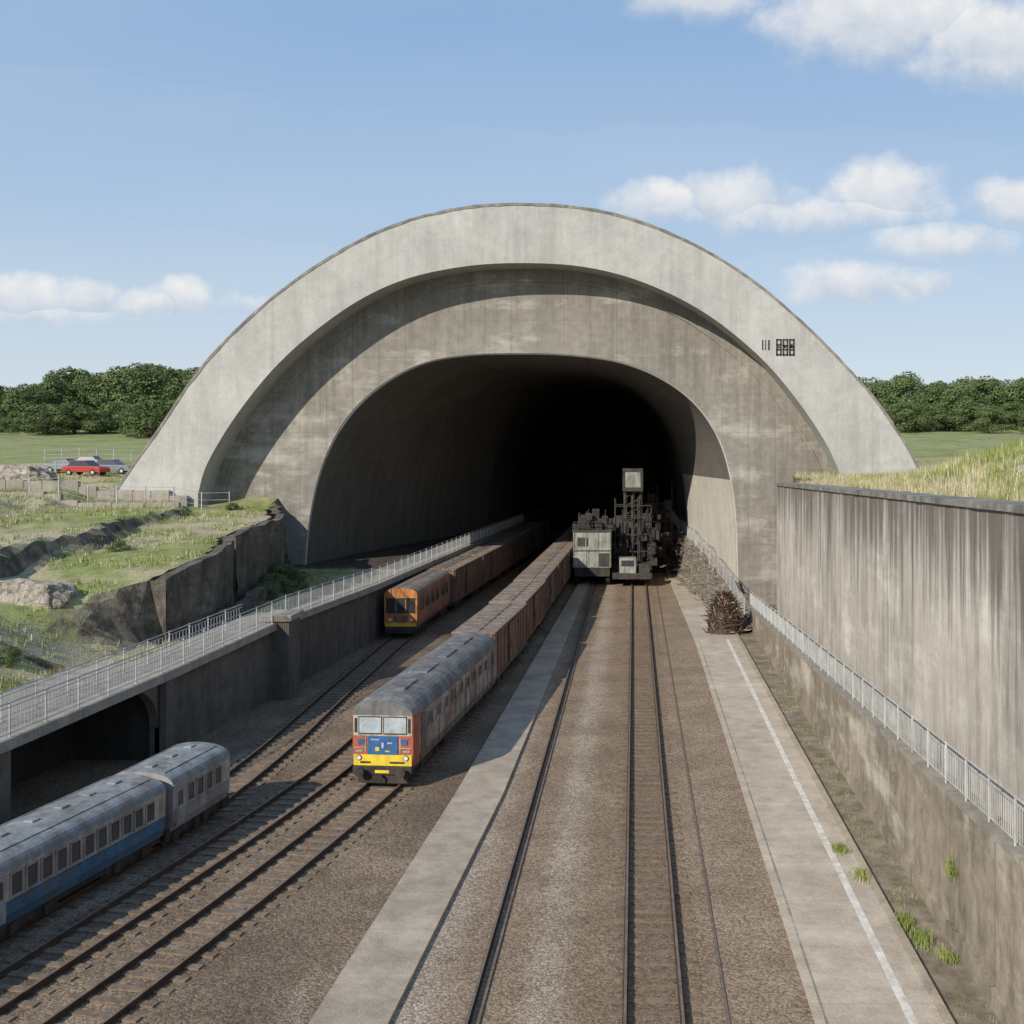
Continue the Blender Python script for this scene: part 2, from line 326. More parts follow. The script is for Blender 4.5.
for Y in rows:
    l=xl(Y); d=dj(Y); r=[]
    for e in reversed(eoff):
        X=l-d-e; r.append((X,Y,terr(X,Y)))
    r.append((l-d,Y,0 if Y<262 else terr(l-d,Y)))
    xr=xs_(Y)
    for t in np.linspace(0,1,8): r.append((l+(xr-l)*t if t>0 else l-0.001,Y,0.0 if Y<262 else U(-1,Y)*(1-t)+U(1,Y)*t))
    for e in roff: r.append((xr+e,Y,terr(xr+e,Y)))
    nc=len(r); mb.v+=r
for i in range(len(rows)-1):
    for j in range(nc-1):
        a=i*nc+j; mb.f.append((a,a+1,a+nc+1,a+nc)); mb.m.append(0)
struct(mb.obj('ground',['terrain'],smooth=False))
# ---------------------------------------------------------------- floor sheets
def ribbon(name,L,R,z,mat,y0,y1,step=3.0,thick=0.0,parent=None):
    mb=MB(); ys=np.arange(y0,y1+.01,step); vs=[]
    for y in ys: vs+= [(L(y),y,z),(R(y),y,z)]
    if thick:
        for y in ys: vs+=[(L(y),y,z-thick),(R(y),y,z-thick)]
    n=len(ys); fs=[]
    for i in range(n-1):
        a=2*i; fs.append((a,a+1,a+3,a+2))
        if thick:
            b=2*n+2*i; fs.append((a+2,b+2,b,a)); fs.append((a+1,b+1,b+3,a+3))
    if thick: fs.append((0,2*n,2*n+1,1)); fs.append((2*n-2,2*n-1,4*n-1,4*n-2))
    mb.add(vs,fs); return mb.obj(name,[mat],parent)
kR=lambda y: float(np.interp(y,[15,27,45,118,250],[-6.4,-6.05,-5.35,-4.6,-4.6])); kL=lambda y: float(np.interp(y,[15,27,45,118,250],[-8.5,-8.0,-7.3,-5.7,-5.6]))
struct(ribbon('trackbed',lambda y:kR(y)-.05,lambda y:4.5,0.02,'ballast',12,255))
struct(ribbon('concrete_path',kL,kR,0.14,'kerb',12,255,thick=0.14))
pL=lambda y: float(np.interp(y,[12,80,110,150],[4.48,4.48,3.9,3.2])); pR=lambda y: float(np.interp(y,[12,84,110,150],[7.65,7.65,5.6,4.6]))
struct(ribbon('pavement',pL,pR,0.12,'path',12,156,thick=0.12))
struct(ribbon('pavement_line',lambda y:6.76,lambda y:7.0,0.124,'wline',12,83))
struct(ribbon('dirt_verge',lambda y:pR(y)-.01,lambda y:9.25,0.05,'dirt',12,97))
struct(ribbon('gutter_kerb',lambda y:7.66,lambda y:7.86,0.2,'kerb',12,84,thick=0.2))
struct(ribbon('pavement_edge_line',lambda y:4.72,lambda y:4.78,0.124,'rlow',12,81))
# ---------------------------------------------------------------- tracks
def rail_mesh(cx,off,y0,y1,name,parent=None,z=0.06,step=2.0,hh=0.16,world=True):
    ys=np.arange(y0,y1+.01,step); mb=MB()
    for (w,z0,z1,m) in ((0.14,z,z+0.03,0),(0.03,z+0.03,z+hh-.045,0),(0.075,z+hh-.045,z+hh,1)):
        vs=[]
        for y in ys:
            t=(cx(y+.5)-cx(y-.5)); n=Vector((1,-t,0)).normalized(); c=Vector((cx(y),y,0))+n*off
            for q,zz in ((-w/2,z0),(w/2,z0),(w/2,z1),(-w/2,z1)):
                p=c+n*q; vs.append((p.x,p.y,zz))
        for i in range(len(ys)-1):
            a=4*i
            for k in range(4):
                j=(k+1)%4; mm=1 if (m==1 and k==2) else 0
                mb.add([vs[a+k],vs[a+j],vs[a+4+j],vs[a+4+k]],[(0,1,2,3)],mm)
        mb.add([vs[0],vs[1],vs[2],vs[3]],[(0,1,2,3)],0)
    return mb.obj(name,['rail_side','rail_top'],parent,world=world)
slm=MB(); slm.box(-1.25,1.25,-.125,.125,-0.06,0.06)
sl_me=None
def track(cx,y0,y1,label,grp,z=0.0,sink=0.012):
    root=empty('railway_track',(cx(y0),y0,0)); top(root,label,'railway track',grp)
    for o in(-.7175,.7175): rail_mesh(cx,o,y0,y1,'rail',root,z=z+0.045)
    global sl_me
    y=y0+.2; k=0; rest=MB()
    while y<y1:
        t=math.atan2(-(cx(y+.5)-cx(y-.5)),1)
        if k<100:
            if sl_me is None:
                o=slm.obj('sleeper',['sleeper']); sl_me=o.data
            else:
                o=bpy.data.objects.new('sleeper',sl_me); COL.objects.link(o)
            o.parent=root; o.matrix_parent_inverse=Matrix.Translation(-Vector(root.location))
            o.location=(cx(y)+random.uniform(-.05,.05),y,z-sink+random.uniform(-.012,.008)); o.rotation_euler[2]=t+random.uniform(-.02,.02)
        else:
            R=Matrix.Rotation(t,4,'Z')
            o=[R@Vector(v)+Vector((cx(y),y,z-.012)) for v in slm.v]; rest.add(o,slm.f)
        y+=.68; k+=1
    if rest.v:
        o=rest.obj('distant_sleepers',['sleeper'],root,world=True); o['kind']='stuff'
    return root
GT='railway tracks in the cutting'
track(lambda y:0.495,20,200,'straight rusty railway track with timber sleepers in brown ballast',GT,z=0.02,sink=.035)
track(ctL,20,190,'curving rusty railway track carrying the old locomotive',GT)
track(ctM,20,150,'curving empty rusty railway track between two trains',GT)
track(ctO,20,190,'rusty railway track beside the retaining wall',GT)
top(rail_mesh(lambda y:-4.11,0,20,200,'single_rail',z=0.03),'rusty single rail laid in brown ballast','rail','loose single rails')
top(rail_mesh(lambda y:-3.86,0,20,200,'single_rail',z=-0.03,hh=.1),'low rusty guard rail beside running rail','rail','loose single rails')
top(rail_mesh(lambda y:2.35,0,20,200,'single_rail',z=-0.05,hh=.1),'low rusty conductor rail half sunk in gravel','rail','loose single rails')
# ---------------------------------------------------------------- tunnel portal
def cat(pts,n=8):
    P=[Vector(p) for p in pts]; out=[]
    for i in range(len(P)-1):
        p0=P[max(i-1,0)];p1=P[i];p2=P[i+1];p3=P[min(i+2,len(P)-1)]
        for k in range(n):
            t=k/n; out.append(0.5*((2*p1)+(-p0+p2)*t+(2*p0-5*p1+4*p2-p3)*t*t+(-p0+3*p1-3*p2+p3)*t**3))
    out.append(P[-1]); return out
def resample(P,n):
    L=[0]
    for a,b in zip(P,P[1:]): L.append(L[-1]+(b-a).length)
    out=[]
    for t in np.linspace(0,L[-1],n):
        out.append(Vector((float(np.interp(t,L,[p.x for p in P])),float(np.interp(t,L,[p.y for p in P])))))
    return out
YR=96.6; YF=100.0
def W(p,Y): x,z=PX(p.x,p.y,Y); return Vector((x,z))
ro=[(113,494),(158,430),(201,368),(250,317),(310,270),(380,231),(450,210),(520,204),(595,210),(665,231),(735,268),(800,320),(864,386),(898,432),(924,478)]
ri=[(198,494),(208,462),(240,410),(285,357),(345,309),(400,281),(460,267),(520,263),(585,267),(645,283),(705,313),(760,357),(800,404),(828,447),(843,482)]
op=[(303,640),(304,580),(309,520),(322,465),(345,420),(378,387),(420,364),(465,355),(520,353),(575,355),(625,363),(667,381),(700,408),(722,445),(734,495),(738,560),(738,640)]
N=129
RO=[W(p,YR) for p in resample(cat([Vector(p) for p in ro]),N)]; RI=[W(p,YR) for p in resample(cat([Vector(p) for p in ri]),N)]
OP=[W(p,YF) for p in resample(cat([Vector(p) for p in op]),N)]
for p in OP: p.y=max(p.y,-.5)
OP[0].y=-.5; OP[-1].y=-.5
tun=empty('railway_tunnel',(-10.2,YF,0)); top(tun,'huge weathered concrete arched railway tunnel portal','tunnel')
mb=MB()
RO2=[Vector((RO[0].x-2,RO[0].y-5))]+RO+[Vector((RO[-1].x+2,RO[-1].y-5))]
RI2=[Vector((RI[0].x,RI[0].y-5))]+RI+[Vector((RI[-1].x,RI[-1].y-5))]
def strip(mb,A,B,ya,yb,m=0,flip=False):
    for i in range(len(A)-1):
        vs=[(A[i].x,ya,A[i].y),(A[i+1].x,ya,A[i+1].y),(B[i+1].x,yb,B[i+1].y),(B[i].x,yb,B[i].y)]
        mb.add(vs,[(3,2,1,0) if flip else (0,1,2,3)],m(i) if callable(m) else m)
strip(mb,RO2,RI2,YR,YR); strip(mb,RO2,RO2,YR,150,0,True); strip(mb,RI2,RI2,YR,YF+.6)
mb.obj('outer_arch',['ring'],tun,world=True)
mb=MB()
cen=Vector((-10,10))
A=[p+(p-cen).normalized()*(0.1+.05*fbm(p.x*.9,p.y*.9)) for p in RO]; B=[p-(p-cen).normalized()*(0.14+.08*fbm(p.x*.8,p.y*.8,4)) for p in RO]
strip(mb,A,B,YR-.05,YR-.05); strip(mb,B,B,YR-.05,YR+.02); strip(mb,A,A,YR-.05,YR+1.2,0,True)
mb.obj('arch_rim',['rim'],tun,world=True)
mb=MB()
mid=[(a+b)*.5 for a,b in zip(RO,RI)]
mid=[Vector((mid[0].x,-.5))]+mid+[Vector((mid[-1].x,-.5))]
MID=resample(mid,N)
strip(mb,MID,OP,YF,YF)
mb.obj('portal_face',['face'],tun,world=True)
mb=MB()
OPc=[p+(p-Vector((-10,5))).normalized()*(-0.12) for p in OP]
def lm(i): return 1 if i>=N*0.80 else 0  # paler right side near the mouth: sunlight put into the lining colour
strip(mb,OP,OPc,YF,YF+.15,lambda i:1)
def sect(y):
    sl=12.2*ss((y-YF)/60)*.5+12.2*.5*min(1,max(0,(y-YF)/42)); sr=3.4*min(1,max(0,(y-YF)/22))
    out=[]
    for p in OPc:
        t=(9.45-p.x)/39.4
        out.append(Vector((p.x+sl*max(0,t)**1.3-sr*max(0,1-t)**1.5,p.y)))
    return out
ys=[YF+.15]+list(np.arange(YF+3,160,3))+list(np.arange(162,262,10))+[262]
S_=[sect(y) for y in ys]
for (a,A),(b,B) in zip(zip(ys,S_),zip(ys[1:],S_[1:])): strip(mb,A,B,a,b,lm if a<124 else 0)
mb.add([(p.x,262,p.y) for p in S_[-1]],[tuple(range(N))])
mb.obj('tunnel_lining',['lining','sunjamb'],tun,world=True)
mb=MB()
c0=Vector((-10,8)); A=[p-(p-c0).normalized()*0.9 for p in RI]; B=[p-(p-c0).normalized()*1.15 for p in RI]
strip(mb,A,B,YF-.14,YF-.14); strip(mb,B,B,YF-.14,YF+.01); strip(mb,A,A,YF-.14,YF+.01,0,True)
mb.obj('recess_moulding',['face'],tun,world=True)
mb=MB(); yy=YR-.02
def pxbox(x0,y0,x1,y1,m):
    X0,Z1=PX(x0,y0,YR); X1,Z0=PX(x1,y1,YR); mb.box(X0,X1,yy-.02*(m+1),yy+.03,Z0,Z1,m)
for (x,w) in((762,1.2),(765,.8),(768,1.6)): pxbox(x,340,x+w,350,0)
for k,x in enumerate((776,782.5,789)):
    pxbox(x,339,x+1.6,356,0); pxbox(x+4,339,x+5.6,356,0)
    for q in (339,344+k,349,354): pxbox(x,q,x+5.6,q+1.5,0)
    pxbox(x+1.2,346-k,x+3.5,348,0)
mb.obj('painted_lettering',['dgrey'],tun,world=True)
# ---------------------------------------------------------------- right walls
zlow=lambda Y: float(np.interp(Y,[12,27,89,100],[5.1,4.37,1.35,1.2]))
def wall_strip(mb,x0,x1,zb,zt,y0,y1,step=3,m=0):
    ys=list(np.arange(y0,y1,step))+[y1]
    for a,b in zip(ys,ys[1:]):
        A0,A1,B0,B1=x0(a),x1(a),x0(b),x1(b)
        vs=[(A0,a,zb(a)),(A1,a,zb(a)),(B1,b,zb(b)),(B0,b,zb(b)),(A0,a,zt(a)),(A1,a,zt(a)),(B1,b,zt(b)),(B0,b,zt(b))]
        fs=[(4,5,6,7),(0,4,7,3),(1,2,6,5),(0,3,2,1)]
        if a==ys[0]: fs.append((0,1,5,4))
        if b==ys[-1]: fs.append((3,7,6,2))
        mb.add(vs,fs,m)
C=lambda v:(lambda y:v)
wl=empty('retaining_wall',(9.6,45,0)); top(wl,'low stained concrete retaining wall beside the paved path','wall')
mb=MB(); wall_strip(mb,C(9.2),C(10.05),C(-.2),zlow,12,99.9); mb.obj('wall_face',['rlow'],wl,world=True)
mb=MB(); wall_strip(mb,C(9.12),C(9.6),lambda y:zlow(y)+.003,lambda y:zlow(y)+.14,12,99.9); mb.obj('coping',['deck'],wl,world=True)
mb=MB(); wall_strip(mb,C(9.08),C(9.197),C(-.1),lambda y:.55+.1*math.sin(y*.9),12,99,1.5); mb.obj('footing',['rlow'],wl,world=True)
wr=empty('retaining_wall',(10.6,45,0)); top(wr,'tall streaked concrete retaining wall with coping below grassy bank','wall')
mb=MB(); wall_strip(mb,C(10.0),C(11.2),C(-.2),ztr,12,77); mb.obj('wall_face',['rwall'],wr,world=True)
mb=MB(); mb.box(11.202,15.5,75.8,76.99,-.2,ztr(77)-.003); mb.obj('wing_wall',['rwall'],wr,world=True)
mb=MB(); wall_strip(mb,lambda y:9.9+.05*fbm(y*.9,1),C(11.25),lambda y:ztr(y)+.003,lambda y:ztr(y)+.2+.05*fbm(y*1.3,5),12,77.15,.6); mb.obj('coping',['rim'],wr,world=True)
mb=MB(); mb.box(11.252,15.6,75.7,77.15,ztr(77)+.003,ztr(77)+.2); mb.obj('coping',['rim'],wr,world=True)
# ---------------------------------------------------------------- fences
def fence(name,fn,zf,y0,y1,label,bay=2.0,h=1.2,bal=0.16,mat='galv',nb_r=0.014,group=None):
    root=empty(name,(fn(y0),y0,zf(y0))); top(root,label,'fence',group)
    ys=list(np.arange(y0,y1,bay))
    for i,y in enumerate(ys):
        p=Vector((fn(y),y,zf(y)))
        mb=MB(); mb.bar(p-Vector((0,0,.1)),p+Vector((0,0,h+.04)),.035,n=6); mb.obj('post',[mat],root,world=True)
        if y+bay>y1+bay*.5: continue
        y2=min(y+bay,y1); q=Vector((fn(y2),y2,zf(y2))); mb=MB()
        mb.bar(p+Vector((0,0,h)),q+Vector((0,0,h)),.03); mb.bar(p+Vector((0,0,.14)),q+Vector((0,0,.14)),.02)
        mb.bar(p+Vector((0,0,h-.16)),q+Vector((0,0,h-.16)),.018)
        k=int((q-p).length/bal)
        for j in range(1,k):
            c=p.lerp(q,j/k); mb.bar(c+Vector((0,0,.14)),c+Vector((0,0,h-.16)),nb_r,n=4)
        mb.obj('railing_panel',[mat],root,world=True)
    return root
fence('metal_fence',C(9.36),lambda y:zlow(y)+.14,17,89,'galvanised steel railing on top of low retaining wall',h=1.2)
fence('metal_fence',lambda y:xl(y)+.2,zdk,26,150,'grey steel railing along edge of concrete walkway',h=1.25,bal=.2)
fence('metal_fence',lambda y:xl(y)-1.5,zdk,26,62,'grey steel railing along back of concrete walkway',h=1.1,bal=.3)
# ---------------------------------------------------------------- left walkway structure
wk=empty('elevated_walkway',(-21,55,0)); top(wk,'raised concrete walkway on retaining wall with shadowy undercroft','walkway')
mb=MB(); wall_strip(mb,lambda y:xl(y)-(4.6 if 38<y<51.6 else 2.45),lambda y:xl(y)+.4,lambda y:zdk(y)-.4,zdk,15,66,1.5); wall_strip(mb,lambda y:xl(y)-.9,lambda y:xl(y)+.4,lambda y:zdk(y)-.4,zdk,66.002,200,3)
mb.obj('walkway_deck',['deck'],wk,world=True)
for a,b in((15,39.2),(50.2,200)):
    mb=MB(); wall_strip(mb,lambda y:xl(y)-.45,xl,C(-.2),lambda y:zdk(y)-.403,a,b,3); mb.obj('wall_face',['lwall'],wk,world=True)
mb=MB()
wall_strip(mb,lambda y:xl(y)-4.25,lambda y:xl(y)-4.0,C(-.1),lambda y:zdk(y)-.403,38.4,51,2)
mb.obj('undercroft_wall',['dwall'],wk,world=True)
mb=MB(); mb.box(xl(50.4)-4.0,xl(50.4)-.46,50.3,50.95,-.1,zdk(50)-.41); mb.obj('undercroft_wall',['dwall'],wk,world=True)
mb=MB(); mb.box(xl(38.8)-4.0,xl(38.8)-.46,38.5,39.1,-.1,zdk(39)-.41); mb.obj('undercroft_wall',['dwall'],wk,world=True)
mb=MB()
def arch_sp(yc,ysn,zt=3.25,r=1.6):
    n=10; pr=[]
    for k in range(n+1):
        t=math.pi/2*k/n; pr.append((yc+ysn*(r-r*math.cos(t)) , (zt-r)+r*math.sin(t)))
    for i in range(n):
        (ya,za),(yb,zb)=pr[i],pr[i+1]
        X=lambda y: xl(y)-.02
        vs=[(X(ya),ya,za),(X(yb),yb,zb),(X(yb),yb,zt),(X(ya),ya,zt),(X(ya)-.4,ya,za),(X(yb)-.4,yb,zb),(X(yb)-.4,yb,zt),(X(ya)-.4,ya,zt)]
        f=[(0,1,2,3),(4,7,6,5),(0,4,5,1)]; mb.add(vs,f)
arch_sp(50.15,-1,3.5,2.0)
mb.obj('arch_infill',['lwall'],wk,world=True)
for y in (39.6,50.6):
    mb=MB(); X=xl(y); mb.box(X-.3,X+.3,y-.4,y+.4,-.1,zdk(y)-.406); mb.obj('pier',['lwall'],wk,world=True,bevel=.04)
y=63.4; X=xl(y); mb=MB(); mb.box(X-.3,X+1.0,y-1.2,y+.9,-.1,zdk(y)+.05); mb.obj('pier',['lwall'],wk,world=True,bevel=.04)
mb=MB(); mb.box(X-.6,X+1.15,y-1.35,y+1.05,zdk(y)+.052,zdk(y)+.4); mb.obj('pier_cap',['deck'],wk,world=True,bevel=.03)
def terrace_wall(y0,y1,dd_,zt,label,th=.6):
    mb=MB(); ys=np.arange(y0,y1+.01,.9)
    for i,(a,b) in enumerate(zip(ys,ys[1:])):
        def P(y,k): return xl(y)-D0(y)-dd_+.22*fbm(y*.8,k*1.3,2)
        h=[zt(y)+.18*fbm(y*.7,9.1) for y in (a,b)]
        lev=[2.5,3.9,5.0,6.2,None]
        for k in range(4):
            za=lev[k] if k==0 else min(lev[k],h[0]); zb=lev[k] if k==0 else min(lev[k],h[1])
            za2=h[0] if lev[k+1] is None else min(lev[k+1],h[0]); zb2=h[1] if lev[k+1] is None else min(lev[k+1],h[1])
            mb.add([(P(a,k),a,za),(P(b,k),b,zb),(P(b,k+1),b,zb2),(P(a,k+1),a,za2)],[(0,1,2,3)])
        mb.add([(P(a,4),a,h[0]),(P(b,4),b,h[1]),(P(b,4)-th,b,h[1]-.02),(P(a,4)-th,a,h[0]-.02)],[(0,1,2,3)])
    e=ys[0]; mb.add([(xl(e)-D0(e)-dd_-th-.3,e,2.5),(xl(e)-D0(e)-dd_,e,2.5),(xl(e)-D0(e)-dd_,e,zt(e)),(xl(e)-D0(e)-dd_-th-.3,e,zt(e)-.02)],[(0,1,2,3)])
    top(mb.obj('terrace_wall',['twall']),label,'wall','weathered terrace walls on the bank')
terrace_wall(60,72.6,-.1,lambda y:T1(y)+.1,'crumbling stained concrete terrace wall below grass')
terrace_wall(73.4,97.4,-.15,lambda y:T1(y)+.1,'tall dark stained terrace wall near tunnel foot')
terrace_wall(64,84,-1.5,lambda y:4.7,'low weathered concrete ledge at foot of bank')
# ---------------------------------------------------------------- rail vehicles
def place(cx,y):
    return (cx(y),y,0.1), math.atan2(-(cx(y+1.5)-cx(y-1.5)),3.0)
def bogie(root,y,wb=2.2,w=2.0,name='bogie'):
    b=MB(); b.box(-w/2-.12,-w/2,-wb/2-.5,wb/2+.5,.42,.78); b.box(w/2,w/2+.12,-wb/2-.5,wb/2+.5,.42,.78); b.box(-w/2,w/2,-.3,.3,.45,.75)
    for s in(-1,1):
        for yy in(-wb/2,wb/2): b.box(s*(w/2+.13)-.08,s*(w/2+.13)+.08,yy-.16,yy+.16,.36,.66)
    o=b.obj(name,['black'],root,loc=(0,y,0))
    for yy in(-wb/2,wb/2):
        m=MB()
        for s in(-1,1): m.bar((s*.66,0,.55),(s*.8,0,.55),.45,n=16); 
        m.bar((-.7,0,.55),(.7,0,.55),.08,n=8)
        m.obj('wheelset',['black'],o,loc=(0,yy,0))
    return o
def profile(w,z0,ze,zr,n=7,tuck=0.06):
    h=w/2; p=[(-h+tuck,z0),(-h,z0+.35),(-h,ze)]
    for k in range(1,n):
        t=k/n; a=math.pi*(1-t); p.append((h*math.cos(a)*.995,ze+(zr-ze)*math.sin(a)**0.9))
    p+=[(h,ze),(h,z0+.35),(h-tuck,z0)]
    return [(x,z) for x,z in reversed(p)]
def win(root,x,y0,y1,z0,z1,side,glass='glass',frame='coachgrey'):
    m=MB(); s=side
    a,b=(x,x+s*.03); a2,b2=(x,x+s*.045)
    m.box(min(a2,b2),max(a2,b2),y0-.05,y1+.05,z0-.06,z0,1); m.box(min(a2,b2),max(a2,b2),y0-.05,y1+.05,z1,z1+.06,1)
    m.box(min(a2,b2),max(a2,b2),y0-.05,y0,z0,z1,1); m.box(min(a2,b2),max(a2,b2),y1,y1+.05,z0,z1,1)
    m.box(min(a,b)-.005,max(a,b)-.01,y0,y1,z0,z1,0)
    m.obj('window',[glass,frame],root)
def locomotive(loc,rot,L=16.4):
    r=empty('locomotive',loc,rot); top(r,'old patched red, blue and yellow locomotive heading goods train','train')
    w=2.8; z0,ze,zr=.85,3.0,3.7
    pr=profile(w,z0,ze,zr,16)
    m=MB(); m.prism(pr,0.5,L,0,skip_m=lambda a,b: 1 if (a[1]+b[1])/2>ze-.02 else 0)
    n=len(pr); sc=[(x*.92,z-.14*max(0,(z-ze))/(zr-ze) if z>ze else z) for x,z in pr]
    for k in range(n):
        j=(k+1)%n; zz=(pr[k][1]+pr[j][1])/2
        m.add([(sc[k][0],0,sc[k][1]),(sc[j][0],0,sc[j][1]),(pr[j][0],.5,pr[j][1]),(pr[k][0],.5,pr[k][1])],[(0,3,2,1)],1 if zz>ze-.02 else 2)
    m.add([(x,0,z) for x,z in sc],[tuple(range(n))],2)
    m.obj('body',['graf','roofg','red'],r)
    m=MB(); q=[(x,z) for x,z in sc if z>=ze-.01]; m.prism(q,-.05,-.002,0); m.obj('roof_brow',['roofg'],r)
    m=MB(); m.box(-1.24,1.24,-.05,-.002,.88,1.34,0); m.obj('yellow_panel',['yellow'],r,bevel=.01)
    m=MB(); m.box(-.95,-.5,-.06,-.051,.98,1.06,0); m.box(.3,.95,-.06,-.051,.98,1.06,0); m.obj('warning_marking',['black'],r)
    m=MB(); m.box(-.64,.64,-.045,-.002,1.34,2.12,0); m.box(-.3,-.14,-.06,-.046,1.5,1.66,1); m.box(.2,.42,-.06,-.046,1.8,1.87,2); m.box(-.5,-.15,-.06,-.046,1.95,2.0,2); m.box(.12,.3,-.06,-.046,1.46,1.52,1); m.box(-.04,.05,-.06,-.046,1.62,1.85,2); m.obj('blue_panel',['dblue','yellow','skyglass'],r)
    m=MB()
    for s in(-1,1):
        m.box(min(s*.68,s*1.22),max(s*.68,s*1.22),-.03,-.002,1.6,1.64,0); m.box(min(s*.8,s*1.05),max(s*.8,s*1.05),-.035,-.002,1.76,1.98,1); m.box(min(s*.72,s*.76),max(s*.72,s*.76),-.03,-.002,1.42,2.05,0); m.box(min(s*.85,s*1.15),max(s*.85,s*1.15),-.03,-.002,1.44,1.52,0)
    m.obj('painted_marking',['cream','dblue'],r)
    m=MB(); m.box(-1.25,1.25,-.03,-.002,2.12,3.0,0); m.obj('window_surround',['cream'],r)
    for a,b in((-1.0,-.06),(.06,1.0)):
        m=MB(); m.box(a,b,-.045,-.031,2.24,2.9,0)
        for q in((a-.03,b+.03,2.2,2.24),(a-.03,b+.03,2.9,2.94)): m.box(q[0],q[1],-.06,-.031,q[2],q[3],1)
        m.box(a-.03,a,-.06,-.031,2.24,2.9,1); m.box(b,b+.03,-.06,-.031,2.24,2.9,1)
        m.obj('windscreen',['skyglass','black'],r,bevel=.008)
    for a,b in((-1.2,-1.08),(1.08,1.2)):
        m=MB(); m.box(a,b,-.04,-.031,2.26,2.86,0); m.obj('side_light_window',['glass'],r)
    for x in(-1.0,1.0):
        m=MB(); m.bar((x,-.1,1.22),(x,0,1.22),.09,0,12); m.bar((x,-.08,1.22),(x,0,1.22),.12,1,12); m.obj('headlight',['lamp','black'],r)
    m=MB(); m.box(-1.25,1.25,-.12,.3,.52,.87,0); m.box(-1.05,1.05,-.06,.1,.15,.52,0); m.obj('buffer_beam',['black'],r,bevel=.02)
    m=MB(); m.box(-.3,.3,-.135,-.121,.6,.72,0); m.obj('beam_marking',['yellow'],r)
    for x in(-.87,.87):
        m=MB(); m.bar((x,-.4,.7),(x,-.1,.7),.09,0,10); m.bar((x,-.46,.7),(x,-.4,.7),.2,0,14); m.obj('buffer',['black'],r)
    m=MB(); m.bar((0,-.35,.5),(0,-.05,.5),.06,0,8); m.bar((0,-.33,.52),(0,-.3,.25),.04,0,6); m.obj('coupling',['black'],r)
    for s in(-1,1):
        x=s*w/2
        for y in(.8,L-1.3):
            m=MB(); m.box(min(x,x+s*.03),max(x,x+s*.03),y,y+.65,.95,2.85,0); m.box(min(x+s*.03,x+s*.04),max(x+s*.03,x+s*.04),y+.1,y+.55,2.05,2.7,1); m.obj('door',['rustd','glass'],r)
        for k in range(9): win(r,x,1.85+k*1.42,2.6+k*1.42,2.15,2.68,s,frame='graf')
        m=MB()
        for q in range(13): y=1.7+q*1.04; m.box(min(x,x+s*.03),max(x,x+s*.03),y,y+.05,.95,2.02)
        m.box(min(x,x+s*.035),max(x,x+s*.035),1.6,L-1.5,2.03,2.07)
        m.obj('body_rib',['graf'],r)
        m=MB(); m.box(min(x,x+s*.03),max(x,x+s*.03),.55,L-.1,2.92,2.98); m.obj('gutter_trim',['roofg'],r)
    for k in range(4):
        m=MB(); y=1.6+k*3.7; m.box(-.45,.45,y,y+2.2,3.6,3.74,0); m.obj('roof_hatch',['roofg'],r,bevel=.05)
    m=MB(); m.box(-1.2,1.2,.3,L-.2,.62,.85); m.box(-1.1,1.1,5.9,10,.2,.62); m.obj('underframe',['black'],r)
    bogie(r,2.9,2.4); bogie(r,L-2.9,2.4); return r
loc,rot=place(ctL,46.0)
d_=Vector((ctL(62.4)-ctL(46.0),16.4,0)); locomotive(loc,math.atan2(-d_.x,d_.y))
def wagon(loc,rot,L=11.9,body='rust',roof='wroof',h=3.5,w=2.35):
    r=empty('freight_wagon',loc,rot); m=MB()
    m.box(-w/2,w/2,.1,L-.1,.95,h,0)
    k=int(L/1.0)
    for i in range(k+1):
        y=.15+(L-.35)*i/k
        m.box(-w/2-.07,-w/2,y,y+.12,.95,h,2); m.box(w/2,w/2+.07,y,y+.12,.95,h,2)
    for s in(-1,1):
        x=s*w/2; m.box(min(x,x+s*.04),max(x,x+s*.04),.3,L-.3,2.2,2.3,2)
    for i in range(5):
        x=-w/2+.05+(w-.2)*i/4; m.box(x,x+.1,.04,.1,.95,h,2)
    m.box(-w/2-.09,w/2+.09,.02,L-.02,h,h+.1,1); m.box(-w/2-.09,w/2+.09,.02,L-.02,.88,.98,2)
    m.obj('body',[body,roof,'rustd'],r,bevel=.012)
    m=MB(); m.box(-.25,.25,.3,L-.3,h+.101,h+.15,0)
    for i in range(8): y=.4+i*(L-.9)/8; m.box(-w/2+.1,w/2-.1,y,y+.12,h+.1,h+.14,0)
    m.obj('roof_rib',[roof],r)
    for s in(-1,1):
        x=s*(w/2+.071); m=MB(); m.box(min(x,x+s*.05),max(x,x+s*.05),L/2-1.1,L/2+1.1,1.05,h-.12,0); m.bar((x+s*.08,L/2-.9,1.8),(x+s*.08,L/2-.9,2.3),.03,0); m.obj('door',['rustd'],r)
    m=MB(); m.box(-1.1,1.1,-.05,L+.05,.68,.88); m.obj('underframe',['black'],r)
    for x in(-.87,.87):
        m=MB(); m.bar((x,-.25,.78),(x,0,.78),.08,0,8); m.bar((x,-.3,.78),(x,-.25,.78),.2,0,10); m.obj('buffer',['black'],r)
    bogie(r,2.1,1.8); bogie(r,L-2.1,1.8); return r
loc,rot=place(ctL,62.8); wg=wagon(loc,rot); top(wg,'rusty orange covered goods wagon behind locomotive','train wagon','goods wagons behind the locomotive')
m=MB(); m.box(-1.05,1.05,0.0,.038,1.3,3.3); m.obj('end_door',['orange'],wg)
for k in range(1,7):
    loc,rot=place(ctL,62.8+12.4*k); c=copy_tree(wg,loc,rot); c['label']='rusty brown covered goods wagon coupled in train'
